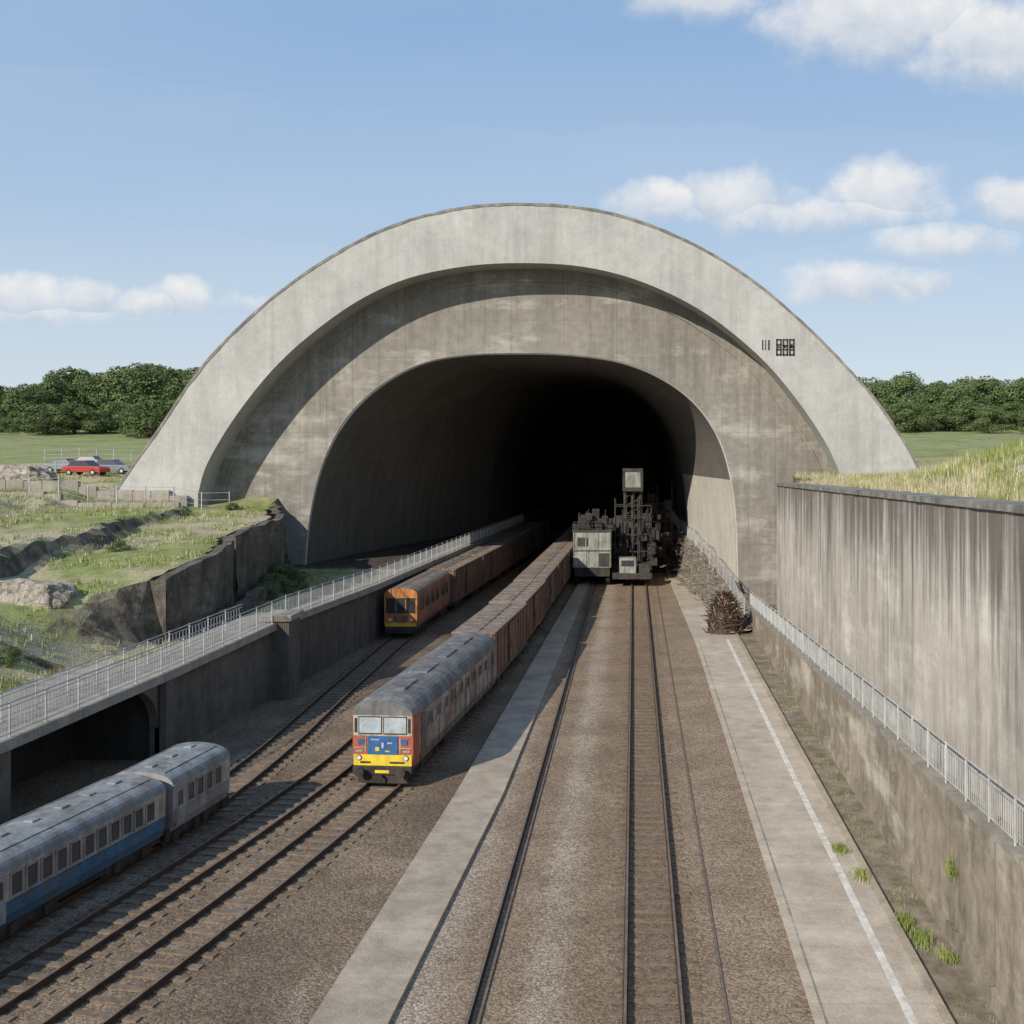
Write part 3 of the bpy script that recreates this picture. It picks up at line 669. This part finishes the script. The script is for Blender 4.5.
def orange_car(loc,rot,L=12.5):
    r=empty('railcar',loc,rot); top(r,'orange fronted railcar leading rusty wagons beside the wall','train')
    w=2.45; pr=profile(w,.85,3.3,3.75,9)
    m=MB(); m.prism(pr,0,L,0,capm=2,skip_m=lambda a,b:1 if (a[1]+b[1])/2>3.28 else 0); m.obj('body',['rust','wroof','orange'],r)
    for a,b in((-1.08,-.4),(-.3,.3),(.4,1.08)):
        m=MB(); m.box(a,b,-.03,-.002,1.95,2.95,0); m.box(a-.04,b+.04,-.045,-.002,1.9,1.95,1); m.box(a-.04,b+.04,-.045,-.002,2.95,3.0,1); m.obj('windscreen',['glass','black'],r)
    for x in(-.8,.8):
        m=MB(); m.bar((x,-.08,1.4),(x,0,1.4),.12,0,10); m.obj('headlight',['lamp'],r)
    m=MB(); m.box(-1.15,1.15,-.1,.2,.4,.84); m.obj('buffer_beam',['black'],r)
    m=MB(); m.box(-1.15,1.15,-.03,-.002,.92,1.15); m.obj('front_stripe',['yellow'],r)
    m=MB(); m.box(-.5,.5,-.04,-.002,1.3,1.7); m.obj('front_grille',['rustd'],r)
    for s in(-1,1):
        for k in range(6): win(r,s*w/2,1+k*1.9,2.1+k*1.9,2.0,2.8,s,frame='rustd')
    m=MB(); m.box(-1.1,1.1,.2,L-.1,.6,.85); m.obj('underframe',['black'],r)
    bogie(r,2.3,2.0); bogie(r,L-2.3,2.0)
loc,rot=place(ctO,81.5); orange_car(loc,rot)
loc,rot=place(ctO,94.4); w2=wagon(loc,rot,body='rustd',roof='wroof',h=3.6,w=2.4); top(w2,'dull brown rusty wagon standing beside retaining wall','train wagon','brown wagons beside the wall')
for k in range(1,5):
    loc,rot=place(ctO,94.4+12.4*k); copy_tree(w2,loc,rot)
def coach(y,L,label,far=False):
    loc,rot=place(ctO,y+L/2); d=Vector((-math.sin(rot),math.cos(rot),0)); loc=Vector(loc)-d*L/2; loc.z=.0
    r=empty('passenger_coach',loc,rot); top(r,label,'train coach','blue and grey coaches')
    w=2.5; ze=2.35; pr=profile(w,.7,ze,2.78,16,0.1)
    m=MB(); m.prism(pr,0,L,0,capm=2,skip_m=lambda a,b:1 if (a[1]+b[1])/2>ze-.02 else 0); m.obj('body',['coachgrey' if far else 'blue','coachroof','coachgrey'],r)
    for s in(-1,1):
        x=s*w/2
        m=MB(); m.box(min(x,x+s*.02),max(x,x+s*.02),.05,L-.05,1.0,1.36,0); m.obj('lower_panel',['coachgrey' if far else 'blue'],r)
        m=MB(); m.box(min(x,x+s*.018),max(x,x+s*.018),.02,L-.02,1.4,2.25,0); m.obj('window_band',['cream'],r)
        m=MB(); m.box(min(x,x+s*.035),max(x,x+s*.035),.02,L-.02,2.27,2.34,0); m.obj('gutter_trim',['coachgrey'],r)
        k=max(4,int((L-1.4)/.58))
        for i in range(k):
            yy=.9+i*(L-1.4)/k; win(r,x+s*.018,yy,yy+.4,1.52,2.12,s,frame='coachgrey')
        m=MB(); m.box(min(x,x+s*.04),max(x,x+s*.04),.15,.7,.85,2.2,0); m.box(min(x+s*.04,x+s*.05),max(x+s*.04,x+s*.05),.27,.58,1.55,2.05,1); m.obj('door',['coachgrey','glass'],r)
    for i in range(int(L/1.3)):
        m=MB(); m.box(-.16,.16,.5+i*1.3,.85+i*1.3,2.74,2.84); m.obj('roof_vent',['coachroof'],r,bevel=.03)
    for s in(-1,1):
        m=MB(); m.box(min(s*.75,s*.8),max(s*.75,s*.8),.2,L-.2,2.66,2.72); m.obj('roof_rail',['coachroof'],r)
    m=MB(); m.box(-.7,.7,-.2,0,.9,2.3); m.obj('gangway',['black'],r)
    m=MB(); m.box(-1.1,1.1,.1,L-.1,.5,.72); m.obj('underframe',['black'],r)
    bogie(r,min(1.8,L*.25),1.4); bogie(r,L-min(1.8,L*.25),1.4)
coach(21.4,9.0,'blue and grey passenger coach with weathered roof')
coach(30.6,8.2,'blue and grey passenger coach beside undercroft')
coach(39.0,4.0,'short grimy grey coach at the end of the train',True)
# ---------------------------------------------------------------- tunnel works machine
rc=random.Random(21)
r=empty('works_machine',(-4.3,113,0)); top(r,'large pale grey-green tunnel works machine with dark rooftop plant','machine')
m=MB(); m.box(-1.95,1.95,0,9,1.9,5.6,0)
for i in range(4): m.box(-1.95+i*1.25,-1.85+i*1.25,-.06,0,1.9,5.6,0)
m.box(-2.05,2.05,-.1,9,5.55,5.75,1); m.box(-2.0,2.0,-.08,0,3.6,3.7,1); m.box(-1.5,-.4,-.05,0,4.1,5.0,1); m.box(.7,1.8,-.05,0,2.0,3.4,1)
m.obj('body',['machine','dgrey'],r,bevel=.03)
m=MB()
for k in range(22):
    x=rc.uniform(-1.7,1.9); y=rc.uniform(.2,5); a=rc.uniform(.15,.5); z=5.75; h=rc.uniform(.3,1.9)*(1.2-abs(x)/2.6)
    m.box(x-a,x+a,y,y+rc.uniform(.3,1.2),z,z+h,rc.choice([0,0,0,1,1]))
for k in range(12): x=rc.uniform(-1.9,1.9); m.bar((x,.2,5.7),(x+rc.uniform(-.4,.4),rc.uniform(.2,3),7.2+rc.uniform(-.8,.8)),.04,1)
m.obj('rooftop_plant',['black','dgrey'],r)
m=MB()
m.bar((-1.9,.1,6.6),(1.9,.1,6.6),.03); m.bar((-1.9,.1,6.2),(1.9,.1,6.2),.03)
for x in(-1.9,-.95,0,.95,1.9): m.bar((x,.1,5.7),(x,.1,6.6),.03)
m.obj('handrail',['dgrey'],r)
m=MB(); m.box(-1.8,1.8,.1,9,1.0,1.9,0); m.obj('chassis',['black'],r)
for x in(-1.6,1.6):
    for y in(1.0,4.5,8.0):
        m=MB(); m.bar((x-.2,y,.72),(x+.2,y,.72),.6,0,18); m.bar((x-.22,y,.72),(x+.22,y,.72),.28,1,12); m.obj('wheel',['tyre','dgrey'],r)
r=empty('flat_wagon',(0.4,112,0.05)); top(r,'dark works wagon piled with plant and a small cab','train wagon')  # dark greys on this plant stand in for reduced sun in the tunnel
m=MB(); m.box(-2.6,1.5,0,14,.95,1.3,0); m.box(-2.6,1.4,-.1,.05,.8,1.4,1); m.obj('deck',['black','dgrey'],r)
m=MB()
for k in range(80):
    x=rc.uniform(-2.5,1.7); y=rc.uniform(3.5,11); a=rc.uniform(.2,.6); z=rc.uniform(1.2,6.4)*(.6+.4*(y/11)); h=rc.uniform(.4,1.6)
    m.box(x-a,x+a,y,y+rc.uniform(.3,1.2),z,z+h,rc.choice([0,0,0,1,1]))
for k in range(30):
    x=rc.uniform(-2.5,1.7); z=rc.uniform(1.3,5); m.bar((x,rc.uniform(2,6),z),(x+rc.uniform(-.9,.9),rc.uniform(2,7),z+rc.uniform(.5,3.0)),rc.uniform(.03,.07),rc.choice([0,1]))
for x in(-2.4,-1.2,0,1.4):
    for y in(3.5,7): m.bar((x,y,1.3),(x,y,rc.uniform(7.5,9.0)),.06,1)
for z in(3.2,5,6.8,8): m.bar((-2.4,3.5,z),(1.4,3.5,z+.1),.05,1); m.bar((-2.4,7,z),(1.4,7,z+.1),.05,1)
m.obj('stacked_plant',['black','dgrey'],r)
m=MB(); m.box(-1.9,-.2,.0,1.8,1.3,2.9,0); m.box(-1.7,-.4,-.02,0,2.1,2.7,1); m.box(.1,1.2,.1,2,1.3,2.3,2); m.obj('operator_cab',['machine','glass','dgrey'],r,bevel=.04)
m=MB(); m.box(-1.6,.55,3.2,5.2,9.6,12.0,0); m.box(-1.3,.3,3.14,3.2,10.0,11.6,1); m.obj('lift_cage',['dgrey','machine'],r,bevel=.03)
m=MB()
for x in(-1.3,-.5,.3): m.bar((x,4.0,1.3),(x,4.0,9.6),.2,n=4)
for k in range(9): m.bar((-1.2,4,1.8+k*.9),(.3,4,2.5+k*.9),.08)
m.obj('mast',['dgrey'],r)
bogie(r,2,1.8); bogie(r,12,1.8)
r=empty('plant_stack',(3.0,122,0)); top(r,'tall dark cluttered scaffold and plant inside tunnel','machine')
m=MB()
for k in range(40):
    x=rc.uniform(-1.6,1.0); y=rc.uniform(0,6); a=rc.uniform(.2,.6); z=rc.uniform(0,7.8); h=rc.uniform(.4,1.8)
    m.box(x-a,x+a,y,y+rc.uniform(.4,1.6),z,z+h,0)
m.obj('stacked_plant',['black','dgrey'],r)
m=MB()
for x in(-1.5,-.5,.5,1.2): m.bar((x,.0,0),(x+rc.uniform(-.1,.1),0,rc.uniform(8,10.5)),.05)
for z in(2,4,6,8): m.bar((-1.5,0,z),(1.2,0,z+.1),.045)
m.obj('scaffold',['black'],r)
# ---------------------------------------------------------------- debris bank inside the mouth
def bankz(u,y):
    H=float(np.interp(y,[84,92,102,112,150],[0.4,1.2,2.5,4.0,5.0])); return H*ss(u)+0.45*fbm(u*4,y*.8)*(ss(u*4))
foot=lambda y: float(np.interp(y,[84,92,100,112,150],[8.0,6.9,6.2,4.9,2.8]))
crest=lambda y: float(np.interp(y,[84,92,100,112,150],[9.1,8.8,8.2,6.6,4.5]))
mb=MB(); ysd=np.arange(84,160,.5); us=np.linspace(0,1,16)
rowsn=[]
for y in ysd:
    rr=[]
    for u in us: rr.append((foot(y)+(crest(y)-foot(y))*u,y,bankz(u,y)-(0.1 if u==0 else 0)+.02))
    rr.append((9.5 if y<100 else 9.8,y,bankz(1,y)-.3)); rowsn.append(rr)
nn_=len(rowsn[0]); mb.v=[v for r_ in rowsn for v in r_]
for i in range(len(rowsn)-1):
    for j in range(nn_-1):
        a=i*nn_+j; mb.f.append((a,a+1,a+nn_+1,a+nn_)); mb.m.append(0)
struct(mb.obj('terrain',['debris']))
cz=lambda y: bankz(1,y)
fence('metal_fence',lambda y:crest(y)-.1,cz,88,150,'bent steel railing above debris bank in tunnel mouth',h=1.4,bal=.35,nb_r=.022)
mb=MB()
for k in range(2000):
    y=85+random.random()**1.2*45; u=random.random(); x=foot(y)+(crest(y)-foot(y))*u; z=bankz(u,y)
    a=random.uniform(0,6.28); l=random.uniform(.3,1.1); el=random.uniform(-.2,.6)
    d=Vector((math.cos(a)*math.cos(el),math.sin(a)*math.cos(el),math.sin(el)))*l
    mb.bar((x,y,z),Vector((x,y,z))+d,random.uniform(.012,.035),random.choice([0,1,1,1,1]),3,.01)
top(mb.obj('scattered_branches',['brush','brushl','rbrush']),'tangled grey-brown branches and scrap along railing','brushwood',kind='stuff')
mb=MB()
core=[]
for i in range(9):
    for j in range(20):
        a=2*math.pi*j/20; rr=i/8; x=6.9+1.3*rr*math.cos(a)*(1+.15*fbm(a,1)); y=84.1+1.1*rr*math.sin(a); z=2.8*(1-rr**2.6)*(1+.25*fbm(x*1.7,y*1.7,3))+.02
        core.append((x,y,z))
fs=[(i*20+j,(i+1)*20+j,(i+1)*20+(j+1)%20,i*20+(j+1)%20) for i in range(8) for j in range(20)]
mb.add(core,fs,0)
for k in range(850):
    a=random.uniform(0,6.28); rr=random.random()**.6; x=6.9+1.3*rr*math.cos(a); y=84.1+1.0*rr*math.sin(a); z=2.8*(1-rr**2.6)
    b=random.uniform(0,6.28); el=random.uniform(-.2,1.3); l=random.uniform(.3,.9)
    mb.bar((x,y,z),(x+l*math.cos(b)*math.cos(el),y+l*math.sin(b)*math.cos(el),max(.05,z+l*math.sin(el))),random.uniform(.025,.07),random.choice([0,0,0,0,2,1]),4,.02)
top(mb.obj('timber_pile',['brush','brushl','rbrush']),'heaped dark rusty scrap and broken timber beside path','scrap pile')
# ---------------------------------------------------------------- boulders
def boulder(x,y,z,sx,sy,sz,seed,label='pale weathered rock slab on the bank'):
    bm=bmesh.new(); bmesh.ops.create_cube(bm,size=1.7); bmesh.ops.subdivide_edges(bm,edges=bm.edges[:],cuts=11,use_grid_fill=True)
    for v in bm.verts:
        p=v.co.copy(); q=p.normalized()*1.05; p=p*.5+q*.5
        n=mn.fractal(p*.9+Vector((seed,0,0)),.8,2,4)*.25+mn.fractal(p*3.5+Vector((seed,3,0)),.8,2,3)*.04
        v.co=p*(1+n); v.co.x*=sx; v.co.y*=sy; v.co.z*=sz
    me=bpy.data.meshes.new('boulder'); bm.to_mesh(me); bm.free(); me.materials.append(M['rock'])
    o=bpy.data.objects.new('boulder',me); COL.objects.link(o); o.location=(x,y,z); o.rotation_euler=(random.uniform(-.12,.12),random.uniform(-.12,.12),random.uniform(-.5,.5)); top(o,label,'rock','rock slabs on the bank')
for i,(px,py,Y,sx,sy,sz) in enumerate([(30,615,57,2.4,1.2,.9),(12,470,106,4.0,2.2,1.5)]):
    x,_=PX(px,py,Y); boulder(x,Y,terr(x,Y)+sz*.05,sx,sy,sz,i*7.3)
for (x0,x1,Y,h) in((-58,-39,96,.9),(-52,-36,87,.4)):
    mb=MB()
    for k in range(12):
        xa=x0+(x1-x0)*k/12; xb=x0+(x1-x0)*(k+1)/12; z=terr((xa+xb)/2,Y); mb.box(xa,xb-.02,Y+.002*k,Y+.5,z-1.6,z+h*random.uniform(.9,1.05))
    top(mb.obj('low_wall',['deck'],bevel=.05),'low weathered block wall across the grass','wall','low block walls on the terraces')
def field_fence(x0,x1,yf,label):
    root=empty('wire_fence',(x0,yf(x0),terr(x0,yf(x0)))); top(root,label,'fence','post and wire fences')
    xs=np.arange(x0,x1,2.2); P=[Vector((x,yf(x),terr(x,yf(x)))) for x in xs]
    for p in P:
        m=MB(); m.bar(p-Vector((0,0,.3)),p+Vector((0,0,1.5)),.05,n=5); m.obj('post',['galv'],root,world=True)
    m=MB()
    for a,b in zip(P,P[1:]):
        for h in(.35,.8,1.4): m.bar(a+Vector((0,0,h)),b+Vector((0,0,h)),.018,n=4)
    m.obj('wire',['galv'],root,world=True)
field_fence(-50,-34,lambda x:91+ (x+50)*.2,'metal post and wire fence on the grassy terrace')
field_fence(-62,-44,lambda x:118.0,'metal post and wire fence around parked cars')
field_fence(-75,-46,lambda x:140.0,'metal post and wire fence behind parked cars')
# ---------------------------------------------------------------- cars
def car(px,Y,rot,paint,label,L=4.3,w=1.75,h=1.45):
    x,_=PX(px,0,Y); z=terr(x,Y)
    r=empty('parked_car',(x,Y,z+.05),rot); top(r,label,'car','cars parked in the field')
    def side(pts,x0,x1,inset,m,mb):
        n=len(pts)
        vs=[(x0+inset*(zz>.95),y,zz) for y,zz in pts]+[(x1-inset*(zz>.95),y,zz) for y,zz in pts]
        mb.add(vs,[tuple(range(n)),tuple(reversed(range(n,2*n)))]+[(k,k+n,(k+1)%n+n,(k+1)%n) for k in range(n)],m)
    mb=MB(); a=L/2
    side([(-a,.3),(-a,.7),(-a+.25,.85),(-a+1.1,.93),(a-.6,.95),(a-.05,.85),(a,.35)],-w/2,w/2,.0,0,mb); mb.obj('body',[paint],r,bevel=.06)
    mb=MB(); side([(-a+1.05,.9),(-a+1.7,h),(a-1.1,h),(a-.5,.9)],-w/2+.06,w/2-.06,.14,0,mb); mb.obj('window',['glass'],r,bevel=.04)
    mb=MB(); mb.box(-w/2+.22,w/2-.22,-a+1.7,a-1.1,h,h+.05); mb.obj('roof',[paint],r,bevel=.02)
    for sx in(-1,1):
        for yy in(-a+.8,a-.85):
            m=MB(); m.bar((sx*(w/2-.2),yy,.31),(sx*(w/2+.01),yy,.31),.31,0,14); m.bar((sx*(w/2-.1),yy,.31),(sx*(w/2+.02),yy,.31),.17,1,10); m.obj('wheel',['tyre','galv'],r)
car(86,112,1.4,'carred','red parked hatchback on the grass')
car(112,116,1.6,'cargrey','pale parked car beside the wire fence')
car(92,128,1.55,'cargrey','grey parked car on the field')
car(66,121,1.5,'cargrey','dark grey parked car on the field')
x,_=PX(145,0,215); z=terr(x,215); h=empty('field_hut',(x,215,z)); top(h,'small low rust roofed hut in the field','hut')
m=MB(); m.box(-2.2,2.2,-1.5,1.5,-.3,1.6,0); m.obj('wall',['rwall'],h)
m=MB(); m.prism([(2.5,1.55),(0,2.5),(-2.5,1.55)],-1.8,1.8,0); m.obj('roof',['rustd'],h)
# ---------------------------------------------------------------- trees
def crown_mesh(seed,nleaf=7000):
    rnd=random.Random(seed); lobes=[]
    for k in range(30):
        a=rnd.uniform(0,6.28); t=(k+rnd.random())/30; zc=0.08+0.74*t; rad=.38*(1-max(0,(t-.45)/.55)**2.2)**.6
        q=rnd.uniform(.35,1.05)
        lobes.append((Vector((math.cos(a)*rad*q,math.sin(a)*rad*q,zc)),rnd.uniform(.10,.19)))
    vs=[];fs=[]
    for k in range(nleaf):
        c,r=rnd.choice(lobes); d=Vector((rnd.gauss(0,1),rnd.gauss(0,1),rnd.gauss(0,1)+.25)).normalized()
        p=c+Vector((d.x,d.y,d.z*.8))*r*rnd.uniform(.75,1.08)
        nrm=(d+Vector((rnd.gauss(0,.35),rnd.gauss(0,.35),rnd.gauss(0,.35)))).normalized(); u=nrm.orthogonal().normalized(); w=nrm.cross(u); s=rnd.uniform(.010,.022)
        o=len(vs); vs+=[p+u*s,p+w*s*.7,p-u*s,p-w*s*.7]; fs.append((o,o+1,o+2,o+3))
    me=bpy.data.meshes.new('crown'); me.from_pydata(vs,[],fs); me.materials.append(M['leaf']); return me,lobes
CR=[crown_mesh(i*11+3) for i in range(4)]
TR=[]
for me,lobes in CR:
    m=MB(); m.bar((0,0,-.03),(0,0,.3),.03,0,8,.02)
    for c,r in lobes[6:15]: m.bar((0,0,.2),c,.014,0,5,.004)
    o=m.obj('trunk',['bark']); TR.append(o.data); bpy.data.objects.remove(o)
def tree(x,y,H,wid,k):
    r=empty('tree',(x,y,terr(x,y)-.3),random.uniform(0,6.28)); r.scale=(wid,wid,H)
    top(r,'dense dark green broadleaf tree along field edge','tree','trees along the field edge')
    for me,n in((TR[k],'trunk'),(CR[k][0],'crown')):
        o=bpy.data.objects.new(n,me); COL.objects.link(o); o.parent=r
rt=random.Random(4)
def treeline(px0,px1,Y0,top_f,stepm,wf=1.0):
    px=px0
    while px<px1:
        Y=Y0+rt.uniform(-12,18); x,_=PX(px,0,Y); zt=CH-(top_f(px)+rt.uniform(-4,9)-VY)*Y/F
        H=max(5,zt-terr(x,Y)); tree(x,Y,H*1.06,H*rt.uniform(1.0,1.35)*wf,rt.randrange(4)); px+=stepm*rt.uniform(.7,1.3)*F/Y
topL=lambda p: float(np.interp(p,[-200,0,35,70,105,150,200,260],[372,378,376,366,368,360,366,370]))
topR=lambda p: float(np.interp(p,[780,860,890,940,990,1200],[378,377,368,377,374,372]))
treeline(-100,240,250,topL,5); treeline(-80,240,285,topL,7); treeline(-60,240,222,lambda p:topL(p)+32,5,1.5)
treeline(800,1130,258,topR,5); treeline(800,1130,295,topR,7); treeline(820,1130,232,lambda p:topR(p)+26,5,1.5)
# ---------------------------------------------------------------- grass
def blades(name,pts,mats,label,hr=(.25,.6),wd=.05,nb=4,mi=None):
    mb=MB(); vs=[];fs=[];ms=[]
    for i,(x,y,z,s) in enumerate(pts):
        k=random.random()
        for b in range(nb):
            a=random.uniform(0,6.28); h=random.uniform(*hr)*s; l=random.uniform(.05,.35)*h; ox,oy=random.uniform(-.15,.15),random.uniform(-.15,.15)
            w=wd*random.uniform(.6,1.2)/2; ca,sa=math.cos(a),math.sin(a); o=len(vs)
            vs+=[(x+ox-sa*w,y+oy+ca*w,z-.03),(x+ox+sa*w,y+oy-ca*w,z-.03),(x+ox+ca*l,y+oy+sa*l,z+h)]
            fs.append((o,o+1,o+2)); ms.append(0 if (k<.5 if mi is None else k<mi) else 1)
    mb.v=vs; mb.f=fs; mb.m=ms
    return top(mb.obj(name,mats),label,'grass',kind='stuff')
pts=[]
for k in range(19000):
    y=25+75*random.random(); x=11.3+random.random()**1.3*26
    if x/y>.42: continue
    if x<xs_(y)+.5: continue
    pts.append((x,y,terr(x,y),random.uniform(.6,1.4)))
fb=lambda p: fbm(p[0]*.15,p[1]*.15,2)*.7+(p[0]-16.5)*.09>0
A=[p for p in pts if fb(p)]; B=[p for p in pts if not fb(p)]
blades('grass',A,['gblade','dblade'],'tall green and dry grass on bank',mi=.78)
blades('grass',B,['gblade','dblade'],'dry straw coloured grass above the wall',mi=.12)
pts=[]
for k in range(34000):
    y=32+90*random.random(); x=xl(y)-2.6-random.random()**1.2*42
    if x/y<-.66: continue
    e=.4; zz=terr(x,y); sl=abs(terr(x+e,y)-zz)+abs(terr(x,y+e)-zz)
    if sl>.45 or (y>96 and x>-44) or 38<y<51.6 and x>xl(y)-4.8: continue
    if fbm(x*.2,y*.2,8)<-.1: continue
    pts.append((x,y,zz,random.uniform(.5,1.2)))
blades('grass',pts,['gblade','dblade'],'rough green and straw grass over terraces',hr=(.12,.4),mi=.66)
pts=[(random.uniform(7.95,9.05),y,.05,random.uniform(.3,.8)) for y in np.random.uniform(24,70,700) if fbm(0,y*.25,4)>-.05]
blades('grass',pts,['gblade','dblade'],'thin patchy weeds in dirt verge',hr=(.08,.3),wd=.02,mi=.6)
for (px,py,s) in((840,853,.8),(863,881,.9),(905,926,.9),(921,942,.8),(1016,1004,1.1),(948,960,.5)):
    Y=F*CH/(py-VY); x=(px-VX)*Y/F
    q=[(x+random.gauss(0,.14)*s,Y+random.gauss(0,.3)*s,.1,s) for _ in range(80)]
    o=blades('weed_clump',q,['gblade','dblade'],'small bright green weed clump at path edge',hr=(.1,.34),wd=.035,mi=.95); del o['kind']; o['group']='weed clumps at path edge'; o['category']='weed'
for (Y,z) in((31.5,2.2),):
    q=[(9.17-random.random()*.1,Y+random.gauss(0,.12),z+random.gauss(0,.12),.5) for _ in range(40)]
    o=blades('weed_clump',q,['gblade','dblade'],'weed tuft growing from wall crack',wd=.03,mi=.9); del o['kind']; o['group']='weed clumps at path edge'; o['category']='weed'
def shrub(x,Y,s,seed):
    me=CR[seed%4][0]
    r=empty('shrub',(x,Y,terr(x,Y)-.3)); r.scale=(s*1.6,s*1.6,s); top(r,'low leafy green shrub on rocky bank','shrub','shrubs on the bank')
    o=bpy.data.objects.new('foliage',me); COL.objects.link(o); o.parent=r
for i,(px,Y,s) in enumerate([(8,50,1.0),(118,68,1.0),(232,93,1.0)]): shrub(PX(px,0,Y)[0],Y,s,i)
for i,(Y,off,s) in enumerate([(82,1.0,2.6),(79.5,.9,2.1),(70,.8,1.3),(86,.9,1.6),(77,1.0,1.6)]): shrub(xl(Y)-D0(Y)+off,Y,s,i+1)
# ---------------------------------------------------------------- world
wd=bpy.data.worlds.new('World'); scene.world=wd; wd.use_nodes=True
t=wd.node_tree; nd=t.nodes; bg=nd['Background']
sky=nd.new('ShaderNodeTexSky'); sky.sky_type='NISHITA'; sky.sun_disc=False
D=Vector((0.72,1.0,-0.68)).normalized()
sky.sun_elevation=math.asin(-D.z); sky.sun_rotation=math.atan2(-D.x,-D.y)%(2*math.pi)
sky.air_density=1.0; sky.dust_density=1.0; sky.ozone_density=1.2
class WG(G):
    def __init__(s): s.t=t
w=WG()
SS=0.13
tc=nd.new('ShaderNodeTexCoord'); sp=nd.new('ShaderNodeSeparateXYZ'); t.links.new(tc.outputs['Generated'],sp.inputs[0])
def sc(c): return tuple(v/SS for v in c)
grad=w.ramp(w.math('MAXIMUM',sp.outputs[2],0.0),[(0.0,sc((.70,.77,.84))),(0.08,sc((.58,.69,.81))),(0.2,sc((.42,.57,.77))),(0.36,sc((.28,.45,.71))),(1.0,sc((.13,.27,.53)))])
base=w.mix(0.88,sky.outputs[0],grad)
yy=w.math('MAXIMUM',sp.outputs[1],0.02); u=w.math('DIVIDE',sp.outputs[0],yy); v=w.math('DIVIDE',sp.outputs[2],yy)
cb=nd.new('ShaderNodeCombineXYZ'); t.links.new(u,cb.inputs[0]); t.links.new(v,cb.inputs[1]); uv=cb.outputs[0]
wn=nd.new('ShaderNodeTexNoise'); wn.inputs['Scale'].default_value=16; wn.inputs['Detail'].default_value=5; t.links.new(uv,wn.inputs['Vector'])
warp=w.vmul(w.vadd(wn.outputs['Color'],(-.5,-.5,-.5)),(.05,.03,0)); uvw=w.vadd(uv,warp)
clouds=[(880,15,160,66,1),(1000,42,130,60,1),(700,-2,85,32,.9),(655,204,62,26,1),(730,196,74,38,1),(885,190,80,40,1),(1010,205,56,32,1),(800,212,210,26,.75),(940,243,95,26,.75),(850,286,90,29,1),(910,280,60,18,.8),(25,298,56,29,1),(88,294,34,26,1),(185,298,42,27,.95),(140,305,60,18,.7),(250,303,70,16,.4),(60,316,150,14,.5)]
Mx=None; Sh=None
for (cx_,cy_,a,b,k) in clouds:
    n=nd.new('ShaderNodeVectorMath'); n.operation='SUBTRACT'; t.links.new(uvw,n.inputs[0]); n.inputs[1].default_value=((cx_-VX)/F,(VY-cy_)/F,0)
    q=w.vmul(n.outputs[0],(F/a,F/b,0)); ln=nd.new('ShaderNodeVectorMath'); ln.operation='LENGTH'; t.links.new(q,ln.inputs[0])
    m_=w.math('MULTIPLY',w.math('SUBTRACT',1.0,ln.outputs['Value']),k)
    s2=nd.new('ShaderNodeSeparateXYZ'); t.links.new(q,s2.inputs[0]); hgt=s2.outputs[1]
    if Mx is None: Mx=m_; Sh=hgt
    else:
        gt=w.math('GREATER_THAN',m_,Mx); Sh=w.math('ADD',w.math('MULTIPLY',Sh,w.math('SUBTRACT',1.0,gt)),w.math('MULTIPLY',hgt,gt)); Mx=w.math('MAXIMUM',Mx,m_)
n2=nd.new('ShaderNodeTexNoise'); n2.inputs['Scale'].default_value=24; n2.inputs['Detail'].default_value=7; n2.inputs['Roughness'].default_value=.6; t.links.new(uv,n2.inputs['Vector'])
dens=w.math('ADD',Mx,w.math('MULTIPLY',w.math('SUBTRACT',n2.outputs['Fac'],.5),1.0))
al=w.ramp(dens,[(0.0,0),(0.12,.12),(0.36,.6),(0.6,.95),(1,1)])
al=w.math('MULTIPLY',al,0.95)
n3=nd.new('ShaderNodeTexNoise'); n3.inputs['Scale'].default_value=2.0; n3.inputs['Detail'].default_value=3; t.links.new(w.vmul(uv,(1,3,1)),n3.inputs['Vector'])
hz=w.math('MULTIPLY',w.ramp(n3.outputs['Fac'],[(0.35,0),(0.85,1)]),0.14)
al=w.math('MAXIMUM',al,hz)
shade=w.math('ADD',w.math('MULTIPLY',Sh,.7),w.math('MULTIPLY',w.math('SUBTRACT',n2.outputs['Fac'],.5),1.6))
ccol=w.ramp(w.math('ADD',shade,.5),[(0.0,sc((.55,.62,.71))),(0.5,sc((.74,.77,.81))),(1.0,sc((.90,.89,.87)))])
fin=w.mix(w.math('MULTIPLY',al,w.math('GREATER_THAN',sp.outputs[1],0.03)),base,ccol)
t.links.new(fin,bg.inputs[0]); bg.inputs[1].default_value=SS
sun=bpy.data.lights.new('sun','SUN'); sun.energy=4.6; sun.angle=math.radians(.5); sun.color=(1,.93,.82)
so_=bpy.data.objects.new('sun',sun); COL.objects.link(so_); so_.rotation_euler=D.to_track_quat('-Z','Y').to_euler(); so_.location=(-50,-50,80)
# ---------------------------------------------------------------- camera
cam=bpy.data.cameras.new('camera'); co=bpy.data.objects.new('camera',cam); COL.objects.link(co)
co.location=(0,0,CH); co.rotation_euler=(math.radians(90),0,0)
cam.sensor_width=36; cam.lens=F/1024*36; cam.shift_x=(512-VX)/1024; cam.shift_y=-(512-VY)/1024
cam.clip_end=9000; cam.clip_start=.1
scene.camera=co
scene.view_settings.view_transform='Standard'; scene.view_settings.look='None'; scene.view_settings.exposure=0
